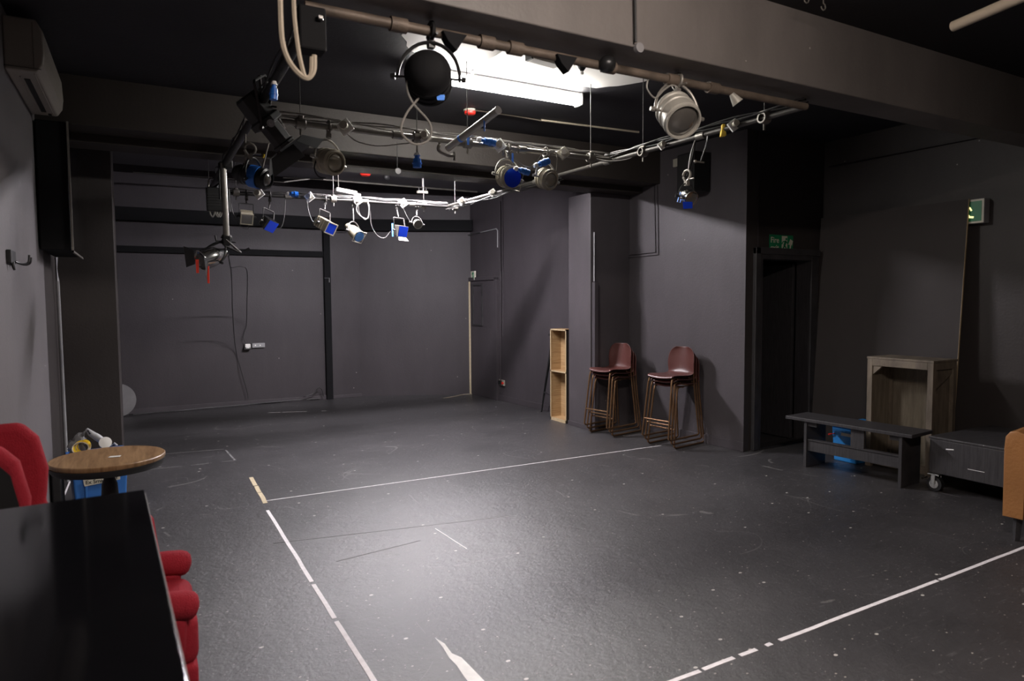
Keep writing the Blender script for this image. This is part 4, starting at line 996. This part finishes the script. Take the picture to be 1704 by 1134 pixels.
# local: front -Y, width X
def arm(s):
    mb=MB()
    prof=[(-.37,.16),(-.37,.62),(-.365,.69),(-.34,.725),(-.30,.735),(-.262,.72),(-.245,.68),(-.25,.60),(-.255,.16)]
    P=[]
    for (yy,ht,sp) in ((-.36,-.015,.0),(-.355,.0,.004),(-.1,.01,.0),(.15,.03,-.01),(.33,.06,-.03)):
        P.append([(s*(x-(.0 if z<.3 else sp)),yy,z+(ht if z>.5 else 0)) for x,z in prof])
    W=[[mb.bm.verts.new(V(p)) for p in row] for row in P]
    n=len(prof)
    for A,B in zip(W,W[1:]):
        for i in range(n): mb.bm.faces.new((A[i],A[(i+1)%n],B[(i+1)%n],B[i]))
    mb.bm.faces.new(W[0]); mb.bm.faces.new(W[-1])
    return mb
for s in (-1,1): arm(s).build('arm','tan',t,world=False,bevel=.012,seg=3)
mb=MB(); pts=[]
for i in range(13):
    a=PI*i/12; pts.append((-.37*math.cos(a),.12+.30*math.sin(a)))
inn=[(-.27*math.cos(PI*i/12),.10+.20*math.sin(PI*i/12)) for i in range(13)]
poly=[V((x,y,.16)) for x,y in pts]+[V((x,y,.16)) for x,y in inn[::-1]]
mb.prism(poly,(0,0,.62)); mb.build('backrest','tan',t,world=False,bevel=.03,seg=4)
MB().mm((-.255,-.34,.16),(.255,.2,.34)).build('seat_base','tan',t,world=False,smooth=False,bevel=.015)
MB().mm((-.25,-.37,.33),(.25,.22,.46)).build('seat_cushion','tan',t,world=False,smooth=True,bevel=.04,seg=4)
for x in (-.30,.30):
    for y in (-.30,.30): MB().cyl((x,y,.17),(x*1.02,y*1.02,0),.028,.020,n=4).build('leg','blackwood',t,world=False,smooth=False)
# ---------------- red wing armchair (faces +X)
t=thing('wing_armchair','red wool wing armchair behind the black glossy counter','armchair',(-.20,2.78,0),0)
# local axes here are world-aligned: back at -X, front +X; y from 2.72 to 3.42
yc=2.78; hw=.25
def ell(mb,c,s,n=20): return mb.sph(c,1,s,n)
MB().mm((-.50,yc-hw+.03,.20),(.13,yc+hw-.03,.32)).build('seat_rail','red',t,smooth=True,bevel=.03,seg=4)
MB().mm((-.42,yc-hw+.04,.30),(.135,yc+hw-.04,.495)).build('seat_cushion','red',t,smooth=True,bevel=.05,seg=5)
MB().prism([V((x,yc-hw+.06,z)) for x,z in ((-.60,.20),(-.44,.20),(-.40,.50),(-.43,.80),(-.49,1.08),(-.53,1.13),(-.58,1.12),(-.62,1.06))],(0,2*hw-.12,0)).build('backrest','red',t,smooth=True,bevel=.035,seg=4)
for s in (-1,1):
    ys=yc+s*(hw-.03)
    wing=[(-.60,.45),(-.60,1.08),(-.56,1.14),(-.475,1.166),(-.405,1.168),(-.355,1.11),(-.330,.99),(-.338,.90),(-.345,.85),(-.25,.815),(-.10,.80),(-.02,.785),(.008,.74),(.018,.65),(.03,.56),(-.05,.47),(-.42,.45)]
    MB().prism([V((x,ys-.03,z)) for x,z in wing],(0,.06,0)).build('wing','red',t,smooth=True,bevel=.026,seg=4)
    if s<0: MB().prism([V((-.46+(min(x,-.33)+.46)*.80,ys-.031,.80+(z-.80)*.88)) for x,z in wing],(0,-.006,0)).build('wing_shade_panel','black',t,smooth=False)  # black sheet added for the shade on the near wing's outer face
    MB().prism([V((x,ys-.04,z)) for x,z in ((-.55,.20),(.06,.20),(.09,.40),(.10,.52),(-.38,.58),(-.55,.60))],(0,.08,0)).build('arm','red',t,smooth=True,bevel=.025,seg=3)
    MB().tube([(-.45,ys,.59),(-.1,ys,.56),(.05,ys,.545),(.095,ys,.54),(.118,ys,.537),(.130,ys,.535),(.137,ys,.534)],[.040,.044,.052,.052,.046,.034,.012],16).build('arm_roll','red',t)
    for x in (.09,-.52): MB().cyl((x,ys-s*.04,.21),(x*1.0+(.02 if x>0 else -.02),ys-s*.04,0),.026,.016,n=10).build('leg','blackwood',t)
# round table
tc=(onZ(85,762,.72)+onZ(264,752,.72))/2; tc=V((-.205,4.47,.72))
t=thing('round_table','small round oak topped pub table with black pedestal','table',(tc.x,tc.y,0))
MB().lathe((tc.x,tc.y,.69),(0,0,1),[(0,0),(0,.285),(.012,.292),(.026,.292),(.030,.288),(.030,0)],64).build('table_top','tabletop',t)
MB().lathe((tc.x,tc.y,.675),(0,0,1),[(-.02,0),(-.02,.26),(-.02,.275),(.0,.290),(.017,.2935),(.0185,.2935),(.0185,.28)],64).build('black_rim','black',t)
MB().lathe((tc.x,tc.y,0),(0,0,1),[(.03,0),(.03,.05),(.10,.028),(.22,.024),(.34,.040),(.46,.046),(.56,.040),(.60,.026),(.62,.036),(.64,.022),(.675,.05)],24).build('pedestal','black',t)
for k in range(3):
    a=k*2*PI/3+.5; d=V((math.cos(a),math.sin(a),0))
    MB().tube(smoothpath([V((tc.x,tc.y,.16)),V((tc.x,tc.y,.12))+d*.12,V((tc.x,tc.y,.03))+d*.24],4),[.02]*8+[.016],8).build('foot','black',t)
c=V((tc.x+.03,tc.y-.04,.722)); single('paper_scrap',MB().prism([c+V((-.03,-.012,0)),c+V((.028,-.02,0)),c+V((.034,.016,0)),c+V((-.02,.02,0))],(0,0,.0015)),'white','small white paper scrap on the round table','paper',c,smooth=False)
# blue crate with items
cc=V((-.36,6.24,0)); rz=.16
t=thing('plastic_crate','blue plastic crate with handwritten tape label under the round table','crate',cc,rz)
frust(MB(),V((0,0,0)),.34,.26,.38,.30,0,.40).build('tub','bluecrate',t,world=False,smooth=False,bevel=.012)
MB().mm((-.205,-.165,.385),(.205,-.145,.415)).mm((-.205,.145,.385),(.205,.165,.415)).mm((-.205,-.165,.385),(-.185,.165,.415)).mm((.185,-.165,.385),(.205,.165,.415)).build('rim','bluecrate',t,world=False,smooth=False,bevel=.004)
for x in (-.10,.10): MB().mm((x-.008,-.158,.0),(x+.008,-.136,.385)).build('rib','bluecrate',t,world=False,smooth=False,bevel=.003)
lab=MB().prism([V((-.115,-.160,.205)),V((-.11,-.160,.19)),V((.13,-.160,.205)),V((.13,-.160,.25)),V((-.118,-.160,.242))],(0,-.003,0)).build('tape_label','signwhite',t,world=False,smooth=False)
def loc(pt): return INV[t.name].inverted()@V(pt)
xd=rotz(rz)@V((1,0,0))
text('Ex Sma','handwriting','ink',loc((-.105,-.164,.205)),xd,(0,0,1),.040,parent=t,bold=.0006)
text('uses','handwriting','ink',loc((.055,-.164,.214)),xd,(0,0,1),.032,parent=t,bold=.0006)
# lying items
def cr(x,y,z): return loc((x,y,z))
t2=thing('cable_coil','coil of yellow cable lying on the blue crate','cable coil',cr(-.10,0,.43))
for k in range(7):
    c=cr(-.115+.004*k,-.02,.455+.004*(k%3)); a=.15*k
    MB().tube([c+V((.055*math.cos(q)*(1-.04*k),.03*math.sin(q)+.01*k,.042*math.sin(q)+.01)) for q in [2*PI*i/20 for i in range(20)]],.0045,6,closed=True).build('cable_turn','yellow' if k%3 else 'oldtape',t2)
t2=thing('plastic_bag','crumpled clear plastic bag on the blue crate behind the yellow coil','bag',cr(-.16,.05,.43))
mb=MB(); n=8; P=[]
for i in range(n):
    P.append([cr(-.19+.02*j+.01*math.sin(i*2.1+j),.02+.015*math.sin(j*1.7+i)+.01*i,.42+.024*i*(.5+.09*j)+.01*math.sin(i+j*2)) for j in range(7)])
mb.grid(P).build('bag','bag',t2,solid=.001)
t2=thing('torch_lamp','grey handled lamp with white round head lying on the blue crate','lamp',cr(.06,0,.43))
a=onY(175,738,6.15); MB().lathe(a,(.1,-.9,.35),[(-.02,0),(-.02,.036),(.02,.045),(.028,.045),(.03,.038),(.03,0)],24).build('head','white',t2)
MB().tube(smoothpath([onY(172,735,6.2),onY(160,727,6.2),onY(152,722,6.2),onY(144,714,6.2)],4),[.026,.026,.027,.028,.027,.026,.025,.025,.024,.022,.018,.014,.010],12).build('handle','greyplastic',t2)
MB().tube([onY(150,722,6.17),onY(146,717,6.16)],.008,8).build('grip_recess','black',t2)
MB().tube([onY(184,742,6.2),onY(190,738,6.2),onY(195,742,6.2)],.009,8).build('lever','greyplastic',t2)
# black narrow thing left of crate
single('black_box',MB().mm((-.645,5.98,0),(-.585,6.2,.42)),'black','narrow black box standing left of the blue crate','box',(-.615,6.1,0),smooth=False,bevel=.01)
# glossy counter in foreground
gz=1.07; q0=onZ(0,848,gz);q1=onZ(240,815,gz);q2=onZ(313,1134,gz)
d=(q2-q1).normalized(); q3=q2+d*.55
t=thing('glossy_counter','black glossy counter top in the left foreground','counter',(-.3,1.6,0))
q0b=q1+(q0-q1).normalized()*.64
q3b=q3+(q0-q1).normalized()*.64
MB().prism([q1-V((0,0,.035)),q0b-V((0,0,.035)),q3b-V((0,0,.035)),q3-V((0,0,.035))],(0,0,.035)).build('counter_top','gloss',t,smooth=False,bevel=.003)
ins=lambda p,k: V((p.x+k[0],p.y+k[1],0))
MB().prism([ins(q1,(-.05,-.04)),ins(q0b,(.02,-.04)),ins(q3b,(.02,.05)),ins(q3,(-.05,.05))],(0,0,gz-.035)).build('body','black',t,smooth=False)
MB().prism([q1+V((.0006,0,-.010)),q3+V((.0006,0,-.010)),q3+V((.0006,0,-.030)),q1+V((.0006,0,-.030))],(.002,0,0)).build('grey_edge_band','greyplastic',t,smooth=False)
# ================================================================== FLOOR MARKS
def strip(name,label,a,b,w,m='tape',segs=None,cat='floor tape',group='floor tape lines'):
    a=V(a);b=V(b); d=(b-a).normalized(); n=V((-d.y,d.x,0))*w/2; L=(b-a).length
    mb=MB()
    for s0,s1 in (segs or ((0,1),)):
        k=max(2,int((s1-s0)*L/.12)); rowA=[];rowB=[]
        for i in range(k+1):
            p=a+d*(L*(s0+(s1-s0)*i/k)); j=random.uniform(-.08,.08)*w
            rowA.append(p+n+n.normalized()*j+V((0,0,.0012))); rowB.append(p-n+n.normalized()*j+V((0,0,.0012)))
        poly=rowA+rowB[::-1]; mb.prism([p-V((0,0,.0010)) for p in poly],(0,0,.0014))
    return single(name,mb,m,label,cat,(a+b)/2,group,smooth=False)
T1=onZ(418,795);T2=onZ(442,838);T3=onZ(625,1134)
strip('floor_tape','short yellowed tape piece at the rear end of the left floor line',T1,T2,.035,'oldtape',((0,.35),(.37,.62),(.63,1)))
strip('floor_tape','white tape line running toward the camera at the left of the floor',onZ(445,850),T3+(T3-T1)*.25,.024,'tape',((0,.42),(.43,.56),(.57,.95)))
strip('floor_tape','thin white chalk like line crossing the floor toward the right stool stack',onZ(436,835),onZ(1100,742),.010,'tape')
a=onZ(1120,1134);b=onZ(1704,912)
strip('floor_tape','white tape line crossing the near right of the floor',a-(b-a)*.12,b+(b-a)*.15,.022,'tape',((0,.135),(.14,.19),(.20,.228),(.245,.255),(.27,.62),(.625,1)))
strip('floor_tape','faint dashed pale line on the floor near the back wall',onZ(447,687),onZ(548,684),.018,'tape',((0,.19),(.23,.63),(.87,.95)))
strip('floor_tape','pale outline left behind on the floor at the left near the round table',onZ(262,757),onZ(372,748),.012,'disc')
strip('floor_tape','short ragged pale mark closing the outline on the floor at the left',onZ(376,750),onZ(391,767),.020,'disc',((0,.3),(.35,.8),(.85,1)))
strip('floor_tape','fainter front edge of the outline on the floor at the left',onZ(240,783),onZ(391,767),.008,'disc',((0,.4),(.5,.7),(.85,1)))
strip('floor_scrape','fine pale scratch across the middle of the floor',onZ(724,880),onZ(777,914),.007,'scrape',cat='floor mark',group=None)
# bold white scrape at the bottom
pp=[(724,1062),(740,1072),(752,1088),(768,1095),(785,1112),(806,1134),(820,1150),(790,1150),(772,1126),(760,1108),(748,1096),(737,1078)]
single('floor_scrape',MB().prism([onZ(x,y,.0002) for x,y in pp],(0,0,.001)),'scrape','broad white scrape on the floor at the bottom of the photo','floor mark',onZ(770,1100),smooth=False)
# lino sheet seams
for x0,y0_,x1,y1_,l in ((455,905,860,858,'left middle'),(560,935,700,900,'near the left tape line')):
    strip('floor_seam','faint seam in the floor covering at the '+l,onZ(x0,y0_),onZ(x1,y1_),.004,'disc',cat='floor mark',group=None)
# ================================================================== WORLD, CAMERA
w=bpy.data.worlds.new('w'); SC.world=w; w.use_nodes=True
w.node_tree.nodes['Background'].inputs[0].default_value=(.01,.01,.012,1); w.node_tree.nodes['Background'].inputs[1].default_value=.3
cam=bpy.data.cameras.new('camera'); co=bpy.data.objects.new('camera',cam); COL.objects.link(co)
Rm=Matrix((CX,-CYD,-FW)).transposed().to_4x4(); co.matrix_world=Matrix.Translation(CAM)@Rm
cam.sensor_width=36; cam.lens=FP/1704*36; cam.clip_start=.05
cam.dof.use_dof=True; cam.dof.focus_distance=6.5; cam.dof.aperture_fstop=3.2
SC.camera=co
vs=SC.view_settings; vs.view_transform='Standard'; vs.look='None'; vs.exposure=2.48; vs.gamma=1; vs.use_curve_mapping=False
